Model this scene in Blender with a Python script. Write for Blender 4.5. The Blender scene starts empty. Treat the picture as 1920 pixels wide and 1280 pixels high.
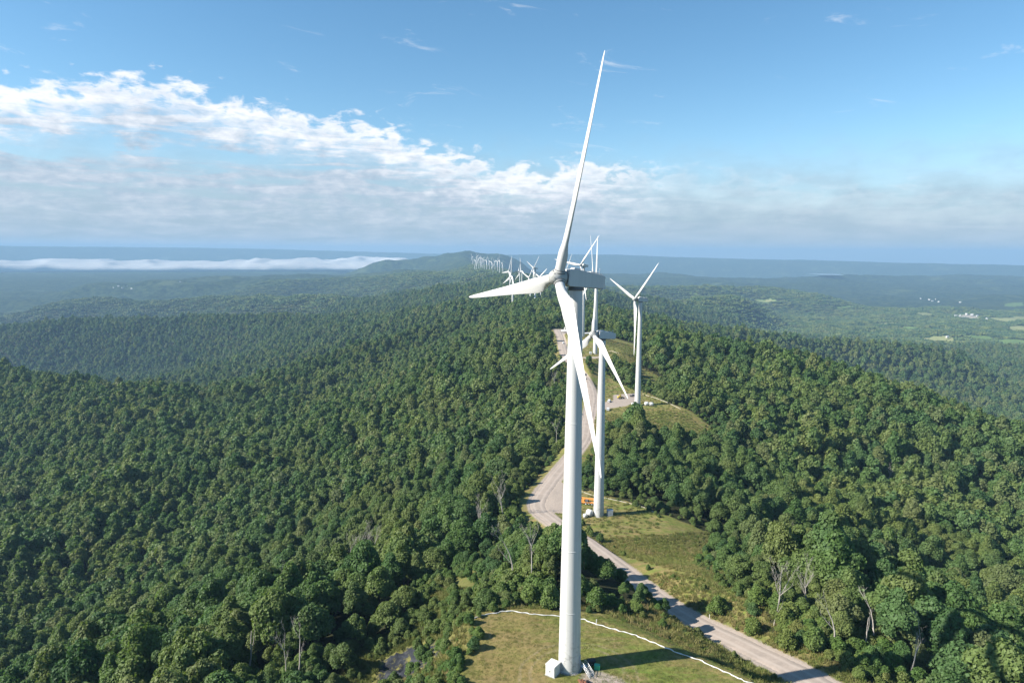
import bpy, bmesh, math, random
import numpy as np
from mathutils import Vector, Matrix
R = math.radians
PI = math.pi
rnd = random.Random(7)
scene = bpy.context.scene
COL = scene.collection

# ------------------------------------------------------------------ camera
CURV = 1 / (2 * 7.35e6)            # earth curvature
CAM = Vector((0, 0, 85.0)); PITCH = R(7.45); ROLL = R(0.33); F = 1280.0
cd = bpy.data.cameras.new('camera'); cam = bpy.data.objects.new('camera', cd); COL.objects.link(cam)
cd.sensor_width = 36; cd.lens = 24; cd.clip_start = 0.5; cd.clip_end = 120000
cam.location = CAM
cam.matrix_world = Matrix.Translation(CAM) @ Matrix.Rotation(R(90) - PITCH, 4, 'X') @ Matrix.Rotation(ROLL, 4, 'Z')
scene.camera = cam

def ray(px, py):
    """direction from the camera through a photo pixel (1920x1280)"""
    a, b = px - 960, py - 640
    u = a * math.cos(ROLL) + b * math.sin(ROLL); v = -a * math.sin(ROLL) + b * math.cos(ROLL)
    return Vector((u, F * math.cos(PITCH) - v * math.sin(PITCH), -(v * math.cos(PITCH) + F * math.sin(PITCH)))) / F
def W(px, py, z=0.0):
    """world xy where the ray through a pixel meets height z (used to survey the site)"""
    d = ray(px, py); s = (z - CAM.z) / d.z
    return (d.x * s, d.y * s)
def proj(x, y, z):
    z = z - CAM.z
    d = y * np.cos(PITCH) - z * np.sin(PITCH); v = -(z * np.cos(PITCH) + y * np.sin(PITCH))
    u = x / d * F; v = v / d * F
    return 960 + u * np.cos(ROLL) - v * np.sin(ROLL), 640 + v * np.cos(ROLL) + u * np.sin(ROLL), d

# ------------------------------------------------------------------ noise
_rs = np.random.RandomState(11)
_G = _rs.rand(256, 256).astype(np.float64)
def vnoise(x, y):
    xi = np.floor(x).astype(np.int64); yi = np.floor(y).astype(np.int64)
    fx = x - xi; fy = y - yi
    fx = fx * fx * fx * (fx * (fx * 6 - 15) + 10); fy = fy * fy * fy * (fy * (fy * 6 - 15) + 10)
    a = _G[xi & 255, yi & 255]; b = _G[(xi + 1) & 255, yi & 255]; c = _G[xi & 255, (yi + 1) & 255]; d = _G[(xi + 1) & 255, (yi + 1) & 255]
    return (a + (b - a) * fx) * (1 - fy) + (c + (d - c) * fx) * fy
def fbm(x, y, o=4, s=0.0):
    t = 0; a = .5; n = 0
    for k in range(o):
        t = t + a * vnoise(x + 17.3 * k + s, y - 9.1 * k + s * 1.7); n += a; a *= .5
        x, y = x * 1.93 + y * .5, y * 1.93 - x * .5
    return t / n * 2 - 1
def ridged(x, y, o=3, s=0.0):
    t = 0; a = .5; n = 0
    for k in range(o):
        t = t + a * (1 - np.abs(vnoise(x + 31.3 * k + s, y - 7.7 * k + s) * 2 - 1) * 2.0); n += a; a *= .45
        x, y = x * 1.9 + y * .4, y * 1.9 - x * .4
    return t / n
def sstep(a, b, x):
    t = np.clip((x - a) / (b - a), 0, 1); return t * t * (3 - 2 * t)

# ------------------------------------------------------------------ terrain (heights in metres; 0 = foot of the nearest turbine)
CY = [-3000, -500, 0, 90, 130, 170, 205, 240, 262, 320, 420, 520, 600, 690, 780, 880, 1000, 1300, 1440, 1800, 2400, 3200, 4000, 4500, 5200, 6000, 7500, 9500, 10500, 13000]
CX = [-60, -30, 5, 10, 12, 15, 19, 25, 28, 36, 58, 82, 84, 82, 79, 76, 72, 60, 50, 5, -10, -30, -70, -110, -270, -300, -450, -740, -800, -900]
CZ = [-60, -20, -6, 0, 0, -1, -9, -22, -28, -30, -31, -30, -27, -18, -11, -14, -28, -28, -28, -37, -52, -56, -50, -50, -48, -30, -30, 60, 60, -250]
LD = [0, 30, 60, 150, 290, 400, 600, 800, 1100, 1600, 2500, 4000]
LH = [0, 5, 15, 46, 94, 112, 150, 198, 250, 290, 312, 318]
RD = [0, 40, 100, 220, 320, 420, 600, 900, 1300, 2000]
RH = [0, 6, 14, 27, 37, 66, 130, 205, 262, 290]
# side spurs: crest points (x, y, z) and half width
SPURS = [([(25, 1620, -48), (-105, 1480, -72), (-240, 1330, -98), (-337, 1190, -118), (-420, 1030, -134), (-520, 965, -146)], 190),
         ([(-420, 900, -140), (-700, 1060, -142), (-950, 1230, -132), (-1500, 1150, -150)], 260),
         ([(-20, 1900, -62), (-450, 2250, -140), (-1080, 2700, -190), (-1700, 2900, -215), (-2500, 2800, -250)], 330),
         ([(-50, 2900, -60), (-700, 3600, -140), (-1300, 4050, -182), (-2200, 4400, -215), (-3000, 4400, -245)], 430),
         ([(-200, 5000, -50), (-1220, 6000, -125), (-2400, 6400, -190), (-3800, 6600, -225)], 620),
         ([(-200, 9300, 40), (-295, 9500, 66), (-560, 9500, 95), (-740, 9500, 108), (-960, 9500, 66), (-1180, 9480, 12), (-1625, 9450, -22), (-1920, 9450, -44), (-2360, 9400, -88), (-3300, 9200, -150), (-4200, 8700, -200)], 620),
         ([(-300, 6000, -60), (-1200, 7200, -120), (-2400, 7400, -160), (-3600, 7200, -210)], 600),
         ([(150, 1500, -50), (560, 1850, -120), (900, 2050, -170), (1250, 2050, -205)], 300),
         ([(60, 2600, -60), (600, 3400, -140), (1150, 3900, -180), (1500, 4600, -205)], 450),
         ([(-60, 4200, -60), (900, 5200, -150), (2200, 5600, -190)], 600)]
VALES = [([(-60, 1640, -125), (-300, 1500, -225), (-600, 1540, -275), (-950, 1660, -300)], 300),
         ([(-190, 1760, -150), (-420, 1560, -235), (-760, 1640, -270), (-1200, 1900, -290), (-2200, 1700, -300)], 430),
         ([(-160, 2500, -110), (-600, 2960, -225), (-1400, 3350, -265), (-2600, 3500, -285)], 430),
         ([(-250, 4000, -120), (-1000, 4800, -240), (-2400, 5300, -275)], 560),
         ([(1250, 2750, -236), (2300, 3100, -250), (3400, 3200, -250)], 950)]
SKX = [-400, 0, 120, 300, 500, 700, 850, 950, 1050, 1150, 1300, 1500, 1700, 1920, 2300]
SKY = [462, 460, 461.5, 463, 466, 472, 476, 477, 476, 477, 482.5, 487, 492, 497, 505]
_saz = []; _sel = []
for a, b in zip(SKX, SKY):
    d = ray(a, b); _saz.append(math.atan2(d.x, d.y)); _sel.append(d.z / math.hypot(d.x, d.y))

def seg_near(x, y, pts):
    """distance to a polyline with z interpolated along it"""
    best = np.full(x.shape, 1e9); bz = np.zeros(x.shape)
    for (x0, y0, z0), (x1, y1, z1) in zip(pts[:-1], pts[1:]):
        dx, dy = x1 - x0, y1 - y0
        t = np.clip(((x - x0) * dx + (y - y0) * dy) / (dx * dx + dy * dy), 0, 1)
        d = np.hypot(x - x0 - t * dx, y - y0 - t * dy)
        m = d < best; best = np.where(m, d, best); bz = np.where(m, z0 + t * (z1 - z0), bz)
    return best, bz
def poly_sd(x, y, P):
    """signed distance to a polygon, negative inside"""
    d = np.full(x.shape, 1e9); ins = np.zeros(x.shape, bool); n = len(P)
    for i in range(n):
        x0, y0 = P[i]; x1, y1 = P[(i + 1) % n]; dx, dy = x1 - x0, y1 - y0
        t = np.clip(((x - x0) * dx + (y - y0) * dy) / (dx * dx + dy * dy + 1e-9), 0, 1)
        d = np.minimum(d, np.hypot(x - x0 - t * dx, y - y0 - t * dy))
        c = ((y0 > y) != (y1 > y)) & (x < (x1 - x0) * (y - y0) / (y1 - y0 + 1e-12) + x0)
        ins ^= c
    return np.where(ins, -d, d)

ROAD = [(150, -60, -34), (118, 40, -16), (86, 103, -8), (69, 138, -9), (60, 156, -11.5), (47, 184, -16.5), (38, 218, -21.5), (29, 250, -25.5), (18, 278, -28.5), (12, 300, -29.6),
        (20, 332, -29.6), (33, 372, -29.5), (45, 411, -29.4), (51, 450, -29.3), (59, 500, -29), (64, 536, -28.5), (66, 575, -27), (64, 605, -25), (57, 640, -21.5), (54, 680, -18), (54, 717, -15), (56, 780, -12), (57, 840, -12), (60, 900, -16)]
def catmull(P, n):
    out = []
    P = [np.array(p, float) for p in P]; P = [2 * P[0] - P[1]] + P + [2 * P[-1] - P[-2]]
    for i in range(1, len(P) - 2):
        for k in range(n):
            t = k / n
            out.append(.5 * (2 * P[i] + (P[i + 1] - P[i - 1]) * t + (2 * P[i - 1] - 5 * P[i] + 4 * P[i + 1] - P[i + 2]) * t * t + (-P[i - 1] + 3 * P[i] - 3 * P[i + 1] + P[i + 2]) * t ** 3))
    out.append(P[-2]); return [tuple(p) for p in out]
ROADS = catmull(ROAD, 3)
SPUR4 = [(55, 668, -18.5), (66, 664, -18), (78, 662, -17.5), (92, 668, -17.2)]      # short drive to the fourth turbine
RW = 3.9

PAD1 = [W(*p) for p in [(884, 1165), (900, 1150), (955, 1143), (1010, 1147), (1100, 1158), (1165, 1178), (1210, 1195), (1270, 1220), (1310, 1233), (1400, 1274)]] + [(52, 108), (50, 70), (30, 45), (-5, 50), (-11, 100), (-8.5, 135)]
PAD2 = [W(p[0], p[1], -29.6) for p in [(1000, 962), (1002, 915), (1040, 900), (1091, 915), (1140, 930), (1200, 946), (1243, 966), (1235, 990), (1190, 1003), (1110, 1006), (1060, 985)]]
PAD3 = [W(p[0], p[1], -29.2) for p in [(1112, 735), (1130, 700), (1165, 728), (1205, 733), (1240, 747), (1277, 766), (1200, 772), (1110, 778)]]
PAD4 = [W(p[0], p[1], -17.0) for p in [(1062, 690), (1058, 655), (1075, 640), (1130, 640), (1160, 655), (1165, 664), (1120, 674)]]
PAD5 = [(60, 745), (95, 745), (100, 790), (58, 800)]
PAD6 = [(45, 960), (85, 960), (88, 1000), (50, 1005)]
PADF = [(30, 1425), (72, 1425), (75, 1462), (35, 1465)]
PADS = [(PAD1, 0.0, 12), (PAD2, -29.6, 48), (PAD3, -29.2, 46), (PAD4, -17.0, 34), (PAD5, -9.5, 25)]
BX = [0, 1]

def base_h(x, y):
    cx = np.interp(y, CY, CX); cz = np.interp(y, CY, CZ)
    d = x - cx
    r = np.hypot(x, y)
    w = fbm(x / 420, y / 420, 3, 3.1) * 60 * sstep(80, 400, np.abs(d))
    dl = np.maximum(-(d + w), 0)
    nar = 1 + np.clip((y - 545) / 1150, 0, .6)
    dr = np.maximum(d + w, 0) * nar
    h = cz - np.interp(dl, LD, LH) - np.interp(dr, RD, RH)
    # bowl on the right of the first two turbines
    h = h - 22 * sstep(55, 170, d) * (1 - sstep(330, 620, d)) * (1 - sstep(380, 540, y)) * sstep(-200, 100, y)
    # drained slopes: gullies and spurs growing with distance from the crest
    a = sstep(60, 500, np.abs(d))
    g = ridged(x / 520 + .2 * fbm(x / 300, y / 300, 2), y / 430, 3, 5.0)
    h = h + a * (1 - sstep(1500, 3500, r)) * 42 * (g - .35) * np.where(d > 0, .45 * sstep(300, 700, d) + .25, 1)
    farw = sstep(1200, 3000, r)
    flank = 1 - sstep(0, 70, np.abs(h + 150) - 120)  # keep crest quiet
    g2 = ridged(x / 1700, y / 1500, 5, 9.0); g3 = ridged(x / 620, y / 560, 3, 2.0)
    amp = sstep(150, 900, np.abs(d)) * farw
    h = h + amp * np.where(d < 0, 1.0, .62) * (82 * (1 + .5 * sstep(5000, 8000, r)) * (g2 - .5) + (28 + 24 * sstep(1300, 1900, r) * (1 - sstep(5000, 7000, r))) * (g3 - .4))
    wf = sstep(1200, 2200, r); xw = x + wf * 190 * fbm(x / 650, y / 650, 3, 6.1); yw = y + wf * 190 * fbm(x / 650, y / 650, 3, 16.1)
    for P, wd in VALES:
        dd, zz = seg_near(xw, yw, P)
        prof = np.clip(1 - dd / (wd * (1 + .3 * fbm(x / 300, y / 300, 2, 3.7))), 0, 1); prof = prof * prof * (3 - 2 * prof)
        h = h - np.maximum(h - zz, 0) * prof
    for P, wd in SPURS:
        dd, zz = seg_near(xw, yw, P)
        prof = np.clip(1 - dd / (wd * (1 + .25 * fbm(x / 350, y / 350, 2, 7.7))), 0, 1)
        prof = prof * prof * (3 - 2 * prof)
        up = zz + 9 * fbm(x / 260, y / 260, 2, 1.2) + wf * (34 * fbm(x / 520, y / 520, 3, 11.2) + 26 * (g3 - .5)) - h
        h = h + np.maximum(up, 0) * prof
    h = h + 2.2 * fbm(x / 60, y / 60, 3, 2.2) * sstep(25, 90, np.abs(d))
    az_ = np.arctan2(x, y); flat = sstep(7600, 9600, r) * (1 - sstep(16500, 18500, r)) * (1 - sstep(R(-15), R(-10.5), az_)) * (y > 0)
    h = h + (-262 - h) * .92 * flat
    # far rim that makes the skyline, seen from the ridge
    az = np.arctan2(x, y); el = np.interp(az, _saz, _sel)
    rr = 18000 + 3500 * (1 - sstep(R(-8), R(-2), az))
    rz = 85 + el * rr + CURV * rr * rr - 10 + 10 * fbm(az * 40, r / 3000, 3, 4.0)
    prof = np.exp(-((r - rr) / 2300) ** 2)
    prof = prof * sstep(9000, 14000, r)
    front = (y > 0)
    low = -235 - 12 * (r / 10000)
    h = np.where((r > 9000) & front, h + (rz + 8 - h) * prof, h)
    cap = 85 + el * r + CURV * r * r - 30                              # nothing in between overtops the skyline
    h = np.where((r > 10500) & front & (r < rr), np.minimum(h, cap), h)
    h = np.where((r > rr) & front, np.minimum(h, rz - (r - rr) * .03), h)
    return h

def dist_road(x, y):
    d1, z1 = seg_near(x, y, ROADS); d2, z2 = seg_near(x, y, SPUR4)
    return np.where(d1 < d2, d1, d2), np.where(d1 < d2, z1, z2)
def H(x, y):
    x = np.asarray(x, float); y = np.asarray(y, float); sh = x.shape
    x = x.ravel(); y = y.ravel()
    h = base_h(x, y)
    m = (y < 1100) & (y > -100) & (np.abs(x) < 260)
    if m.any():
        xs, ys, hs = x[m], y[m], h[m]
        hs = hs - 11 * np.exp(-(((xs + 31) / 20) ** 2 + ((ys - 163) / 26) ** 2))
        dr, zr = dist_road(xs, ys)
        k = 1 - sstep(RW, RW + 15, dr); hs = hs * (1 - k) + zr * k
        for P, z, bl in PADS:
            sd = poly_sd(xs, ys, P)
            k = 1 - sstep(.5, bl, sd) ** .62; hs = hs * (1 - k) + z * k
        k = 1 - sstep(RW + .3, RW + 3, dr); hs = hs * (1 - k) + zr * k
        bump = .14 * fbm(xs / 3.5, ys / 3.5, 3, 1.0) + .35 * fbm(xs / 14, ys / 14, 2, 6)
        hs = hs + bump * sstep(RW, RW + 3, dr) - .26 * (1 - sstep(RW - 1.0, RW - .5, dr))
        rk = 1 - sstep(-1.5, 1.5, poly_sd(xs, ys, ROCK)); hs = hs + rk * (2.0 * ridged(xs / 7 + .3 * ys, ys / 4, 3, 2.0) - .6 + .8 * fbm(xs / 1.6, ys / 1.6, 2, 3))
        h[m] = hs
    return h.reshape(sh)
def HH(x, y): return float(H(np.array([x]), np.array([y]))[0])
_T = np.concatenate([np.arange(60, 1200, .5), np.geomspace(1200, 20000, 3000)])
def ground(px, py):
    d = ray(px, py); n = math.hypot(d.x, d.y); d = d / n
    xs, ys, zs = d.x * _T, d.y * _T, 85 + d.z * _T
    h = H(xs, ys); k = np.argmax(zs < h)
    return Vector((xs[k], ys[k], h[k]))

# clearings without trees: (survey points px,py,z)
def WP(L): return [W(*p) for p in L]
CLEAR = [PAD1 + [], PAD2, PAD3, PAD4, PAD5, PAD6, PADF,
         WP([(870, 1290, -1), (880, 1160, 0), (905, 1138, 0), (1000, 1128, 0), (1090, 1142, 0), (1170, 1158, -4), (1250, 1180, -9), (1320, 1190, -10), (1430, 1225, -9), (1560, 1290, -9), (1560, 1400, -9)]),
         WP([(1120, 1003, -29.6), (1243, 962, -29.6), (1310, 1000, -35), (1345, 1035, -40), (1330, 1075, -40), (1310, 1100, -36), (1350, 1150, -24), (1440, 1200, -15), (1300, 1150, -16), (1200, 1075, -22)]),
         WP([(1110, 778, -29.2), (1140, 805, -33), (1175, 800, -33), (1230, 815, -36), (1250, 845, -41), (1320, 848, -42), (1330, 800, -38), (1277, 762, -29.5), (1200, 735, -29), (1130, 700, -28), (1108, 680, -22), (1110, 740, -29)]),
         WP([(1040, 606, -12), (1145, 617, -14), (1190, 632, -18), (1192, 678, -20), (1160, 672, -18), (1100, 676, -18), (1060, 700, -20), (1050, 640, -14)]),
         WP([(1203, 680, -22), (1235, 690, -24), (1240, 722, -28), (1205, 725, -27)])]
GRAVEL = [WP([(1088, 1266, 0), (1120, 1258, 0), (1165, 1272, 0), (1190, 1295, 0), (1110, 1300, 0)]), WP([(998, 940, -29.6), (1003, 915, -29.6), (1040, 890, -29.6), (1075, 925, -29.6), (1070, 962, -29.6), (1010, 962, -29.6)]),
          WP([(1150, 740, -29), (1190, 736, -29), (1196, 748, -29), (1175, 760, -29), (1110, 770, -29), (1110, 758, -29), (1150, 750, -29)]),
          WP([(1036, 610, -12), (1060, 612, -12), (1066, 630, -13), (1046, 628, -12)])]
# tilled and mown fields in the valleys: (px,py list at z), colour code
def FP(L):
    out = []
    for a, b in L:
        g = ground(a, b); out.append((g.x, g.y))
    return out
ROCKCLEAR = WP([(690, 1180, -18), (800, 1165, -15), (850, 1150, -12), (885, 1170, -3), (885, 1500, -3), (700, 1600, -18), (660, 1290, -22)])
ROUGH = WP([(775, 1080, -14), (860, 1045, -16), (905, 1075, -14), (895, 1120, -6), (800, 1118, -10)])
ROCK = WP([(690, 1290, -22), (705, 1215, -20), (790, 1195, -18), (830, 1230, -18), (870, 1290, -14)])

def clear_sd(x, y):
    d = np.full(x.shape, 1e9)
    m = (y < 1600) & (np.abs(x) < 300) & (y > -100)
    if m.any():
        xs, ys = x[m], y[m]; q = dist_road(xs, ys)[0] - RW - 4.6 - 2.5 * vnoise(xs / 12, ys / 12)
        for P in CLEAR: q = np.minimum(q, poly_sd(xs, ys, P))
        q = np.minimum(q, poly_sd(xs, ys, ROCKCLEAR)); q = np.minimum(q, poly_sd(xs, ys, ROUGH))
        d[m] = q
    return d

# ------------------------------------------------------------------ tagging and mesh helpers
def tag(o, label=None, cat=None, group=None, kind=None):
    if label: o['label'] = label
    if cat: o['category'] = cat
    if group: o['group'] = group
    if kind: o['kind'] = kind
    return o
def empty(name, loc, label, cat, group=None, rz=0):
    o = bpy.data.objects.new(name, None); COL.objects.link(o); o.location = loc; o.rotation_euler = (0, 0, rz)
    o.empty_display_size = .5
    return tag(o, label, cat, group)
class MB:
    def __init__(s): s.v = []; s.f = []; s.sm = []
    def add(s, V, Fc, M=None, smooth=False):
        n = len(s.v)
        for p in V:
            p = Vector(p); s.v.append(tuple(M @ p if M else p))
        for f in Fc: s.f.append(tuple(i + n for i in f)); s.sm.append(smooth)
        return s
    def box(s, c, d, M=None, bev=0.0):
        x, y, z = d[0] / 2, d[1] / 2, d[2] / 2
        if bev <= 0:
            V = [(c[0] + a * x, c[1] + b * y, c[2] + e * z) for e in (-1, 1) for b in (-1, 1) for a in (-1, 1)]
            return s.add(V, [(0, 2, 3, 1), (4, 5, 7, 6), (0, 1, 5, 4), (2, 6, 7, 3), (0, 4, 6, 2), (1, 3, 7, 5)], M)
        bm = bmesh.new(); bmesh.ops.create_cube(bm, size=1)
        for v in bm.verts: v.co = Vector((v.co.x * d[0], v.co.y * d[1], v.co.z * d[2]))
        bmesh.ops.bevel(bm, geom=bm.edges[:], offset=bev, segments=2, affect='EDGES', profile=.7)
        V = [v.co + Vector(c) for v in bm.verts]; Fs = [[v.index for v in f.verts] for f in bm.faces]; bm.free()
        return s.add(V, Fs, M)
    def tube(s, pts, rad, n=10, cap=True, M=None, smooth=True):
        pts = [Vector(p) for p in pts]; V = []; Fs = []
        up = None
        for i, p in enumerate(pts):
            t = (pts[min(i + 1, len(pts) - 1)] - pts[max(i - 1, 0)]).normalized()
            if up is None:
                a = t.orthogonal().normalized()
            else:
                a = (up - t * up.dot(t)).normalized()
            up = a; b = t.cross(a); r = rad[i] if hasattr(rad, '__len__') else rad
            for k in range(n):
                q = 2 * PI * k / n; V.append(p + (a * math.cos(q) + b * math.sin(q)) * r)
        for i in range(len(pts) - 1):
            for k in range(n):
                k2 = (k + 1) % n; Fs.append((i * n + k, i * n + k2, (i + 1) * n + k2, (i + 1) * n + k))
        s.add(V, Fs, M, smooth)
        if cap:
            s.add(V[:n], [tuple(range(n))[::-1]], M); s.add(V[-n:], [tuple(range(n))], M)
        return s
    def prism(s, prof, w, M=None):
        """profile in x,z extruded along y"""
        n = len(prof)
        V = [(p[0], -w / 2, p[1]) for p in prof] + [(p[0], w / 2, p[1]) for p in prof]
        Fs = [tuple(range(n)), tuple(range(2 * n - 1, n - 1, -1))] + [(i, i + n, (i + 1) % n + n, (i + 1) % n) for i in range(n)]
        return s.add(V, Fs, M)
    def mesh(s, name, mat):
        me = bpy.data.meshes.new(name); me.from_pydata(s.v, [], s.f); me.materials.append(mat)
        me.polygons.foreach_set('use_smooth', s.sm); me.update()
        return me
    def build(s, name, mat, parent=None, loc=None):
        return link(s.mesh(name, mat), name, parent, loc)
def link(me, name, parent=None, loc=None):
    o = bpy.data.objects.new(name, me); COL.objects.link(o)
    if parent: o.parent = parent
    if loc is not None: o.location = loc
    return o
def npmesh(name, V, Q, mat=None, smooth=False):
    """numpy quads/tris -> mesh"""
    V = np.asarray(V, np.float32); Q = np.asarray(Q, np.int32); k = Q.shape[1]
    me = bpy.data.meshes.new(name); me.vertices.add(len(V)); me.vertices.foreach_set('co', V.ravel())
    me.loops.add(Q.size); me.loops.foreach_set('vertex_index', Q.ravel())
    me.polygons.add(len(Q)); me.polygons.foreach_set('loop_start', np.arange(0, Q.size, k, dtype=np.int32))
    try: me.polygons.foreach_set('loop_total', np.full(len(Q), k, np.int32))
    except Exception: pass
    me.polygons.foreach_set('use_smooth', np.full(len(Q), smooth))
    me.update(calc_edges=True); me.validate()
    if mat: me.materials.append(mat)
    return me

# ------------------------------------------------------------------ materials
class NT:
    def __init__(s, name):
        s.m = bpy.data.materials.new(name); s.m.use_nodes = True; s.t = s.m.node_tree; s.n = s.t.nodes
        s.b = s.n['Principled BSDF']; s.out = s.n['Material Output']
    def node(s, typ, **kw):
        nd = s.n.new(typ)
        for k, v in kw.items():
            if k == 'inp':
                for a, b in v.items(): nd.inputs[a].default_value = b
            else: setattr(nd, k, v)
        return nd
    def L(s, a, b): s.t.links.new(a, b)
    def noise(s, scale, detail=4, rough=.6, vec=None, dist=0):
        nd = s.node('ShaderNodeTexNoise', inp={'Scale': scale, 'Detail': detail, 'Roughness': rough, 'Distortion': dist})
        if vec is not None: s.L(vec, nd.inputs['Vector'])
        return nd.outputs['Fac']
    def ramp(s, fac, stops, interp='LINEAR'):
        nd = s.node('ShaderNodeValToRGB'); cr = nd.color_ramp; cr.interpolation = interp
        while len(cr.elements) < len(stops): cr.elements.new(.5)
        for e, (p, c) in zip(cr.elements, stops): e.position = p; e.color = (*c, 1) if len(c) == 3 else c
        s.L(fac, nd.inputs[0]); return nd.outputs[0]
    def mix(s, fac, a, b, blend='MIX'):
        nd = s.node('ShaderNodeMix', data_type='RGBA', blend_type=blend)
        for sock, v in ((nd.inputs[0], fac), (nd.inputs[6], a), (nd.inputs[7], b)):
            if isinstance(v, (int, float)): sock.default_value = v
            elif isinstance(v, tuple): sock.default_value = (*v, 1)
            else: s.L(v, sock)
        return nd.outputs[2]
    def math(s, op, a, b=None, c=None, clamp=False):
        nd = s.node('ShaderNodeMath', operation=op, use_clamp=clamp)
        for i, v in enumerate((a, b, c)):
            if v is None: continue
            if isinstance(v, (int, float)): nd.inputs[i].default_value = v
            else: s.L(v, nd.inputs[i])
        return nd.outputs[0]
    def maprange(s, v, a, b, c=0., d=1., smooth=False):
        nd = s.node('ShaderNodeMapRange', interpolation_type='SMOOTHSTEP' if smooth else 'LINEAR')
        s.L(v, nd.inputs[0])
        for i, q in zip((1, 2, 3, 4), (a, b, c, d)): nd.inputs[i].default_value = q
        return nd.outputs[0]
    def bump(s, h, strength=.5, dist=.1):
        nd = s.node('ShaderNodeBump', inp={'Strength': strength, 'Distance': dist}); s.L(h, nd.inputs['Height'])
        s.L(nd.outputs[0], s.b.inputs['Normal'])
    def color(s, c): s.L(c, s.b.inputs['Base Color'])
def simple(name, col, rough=.6, metal=0, var=.12, scale=3.0, bump=0.0):
    t = NT(name); tc = t.node('ShaderNodeTexCoord').outputs['Object']
    n = t.noise(scale, 5, .6, tc)
    a = tuple(max(0, c * (1 - var)) for c in col); b = tuple(min(1, c * (1 + var)) for c in col)
    t.color(t.ramp(n, [(.3, a), (.7, b)])); t.b.inputs['Roughness'].default_value = rough; t.b.inputs['Metallic'].default_value = metal
    if bump: t.bump(n, bump, .02)
    return t.m

def white_paint(name, base=.56, dirt=.05, streak=True):
    t = NT(name); tc = t.node('ShaderNodeTexCoord').outputs['Object']
    mp = t.node('ShaderNodeMapping', inp={'Scale': (1.2, 1.2, .06)}); t.L(tc, mp.inputs[0])
    n = t.noise(1.5, 6, .65, mp.outputs[0]); n2 = t.noise(.35, 4, .5, tc)
    c = t.ramp(n, [(.35, (base - dirt, base - dirt, base - dirt * 1.2)), (.62, (base, base, base * .985))])
    c = t.mix(t.maprange(n2, .45, .75, 0, .25), c, (base * .9, base * .9, base * .87))
    t.color(c); t.b.inputs['Roughness'].default_value = .42
    return t.m
M_WHITE = white_paint('white_turbine_paint')
M_TOWER = white_paint('white_tower_paint', .56, .05)
def stain_tower(m):
    nt_ = m.node_tree; b = nt_.nodes['Principled BSDF']; src = b.inputs['Base Color'].links[0].from_socket
    t = NT.__new__(NT); t.m = m; t.t = nt_; t.n = nt_.nodes; t.b = b
    tc = t.node('ShaderNodeTexCoord').outputs['Object']; sx = t.node('ShaderNodeSeparateXYZ'); t.L(tc, sx.inputs[0])
    n = t.noise(1.1, 7, .7, tc, .6); foot = t.maprange(sx.outputs[2], 0, 11, 1, 0)
    f = t.math('MULTIPLY', foot, t.maprange(n, .50, .62, 0, .7))
    mp = t.node('ShaderNodeMapping', inp={'Scale': (3.2, 3.2, .035)}); t.L(tc, mp.inputs[0]); ns = t.noise(1.0, 5, .6, mp.outputs[0])
    c = t.mix(f, src, (.16, .16, .15)); c = t.mix(t.maprange(ns, .56, .72, 0, .22), c, (.30, .29, .27)); t.color(c)
stain_tower(M_TOWER)
M_HUB = white_paint('weathered_hub_paint', .43, .17)
M_GREYP = simple('grey_panel', (.42, .43, .44), .6)
M_DARK = simple('black_rubber', (.02, .02, .022), .7)
M_SEAM = simple('dark_seal', (.12, .12, .13), .6)
M_STEEL = simple('galvanised_steel', (.5, .51, .52), .4, .7)
M_CONC = simple('concrete', (.34, .33, .31), .9, bump=.4)
M_BOXW = simple('white_cabinet', (.6, .6, .58), .5)
M_BLUEG = simple('blue_grey_cabinet', (.26, .3, .34), .5)
M_GREEN = simple('green_plastic', (.03, .36, .2), .45)
M_ORANGE = simple('orange_machine_paint', (.72, .3, .07), .5)
M_YELLOW = simple('yellow_machine_paint', (.62, .42, .06), .5)
M_REDBR = simple('rusty_brown', (.25, .11, .06), .8)
M_GLASS = simple('dark_glass', (.03, .04, .05), .12)
M_CARW = simple('white_car_paint', (.75, .76, .77), .3)
M_CARD = simple('dark_car_paint', (.06, .07, .09), .3)
M_SOCK = simple('white_fabric_sock', (.56, .56, .54), .9, scale=6, bump=.5)
M_SOCK2 = simple('weathered_fabric_sock', (.42, .40, .32), .9)
M_ROOF = simple('grey_metal_roof', (.5, .5, .5), .5)
M_WALL = simple('white_house_wall', (.55, .54, .52), .8)

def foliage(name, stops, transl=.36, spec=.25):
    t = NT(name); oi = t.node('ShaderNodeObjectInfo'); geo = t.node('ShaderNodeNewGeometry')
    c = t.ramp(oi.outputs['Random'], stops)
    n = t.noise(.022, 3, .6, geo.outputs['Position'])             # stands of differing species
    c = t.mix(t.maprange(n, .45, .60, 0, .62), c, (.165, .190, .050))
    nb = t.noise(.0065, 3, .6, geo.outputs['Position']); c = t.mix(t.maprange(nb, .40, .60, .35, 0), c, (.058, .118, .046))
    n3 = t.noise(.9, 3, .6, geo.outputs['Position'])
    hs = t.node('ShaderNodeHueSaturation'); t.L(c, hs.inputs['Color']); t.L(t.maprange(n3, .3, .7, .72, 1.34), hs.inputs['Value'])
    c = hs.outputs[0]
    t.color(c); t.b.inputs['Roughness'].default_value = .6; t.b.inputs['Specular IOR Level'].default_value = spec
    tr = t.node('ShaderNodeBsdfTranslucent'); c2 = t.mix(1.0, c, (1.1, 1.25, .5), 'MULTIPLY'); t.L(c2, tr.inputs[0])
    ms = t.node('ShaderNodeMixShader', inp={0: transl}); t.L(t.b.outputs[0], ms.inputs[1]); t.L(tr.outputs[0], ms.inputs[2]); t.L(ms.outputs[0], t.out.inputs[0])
    return t.m
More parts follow.
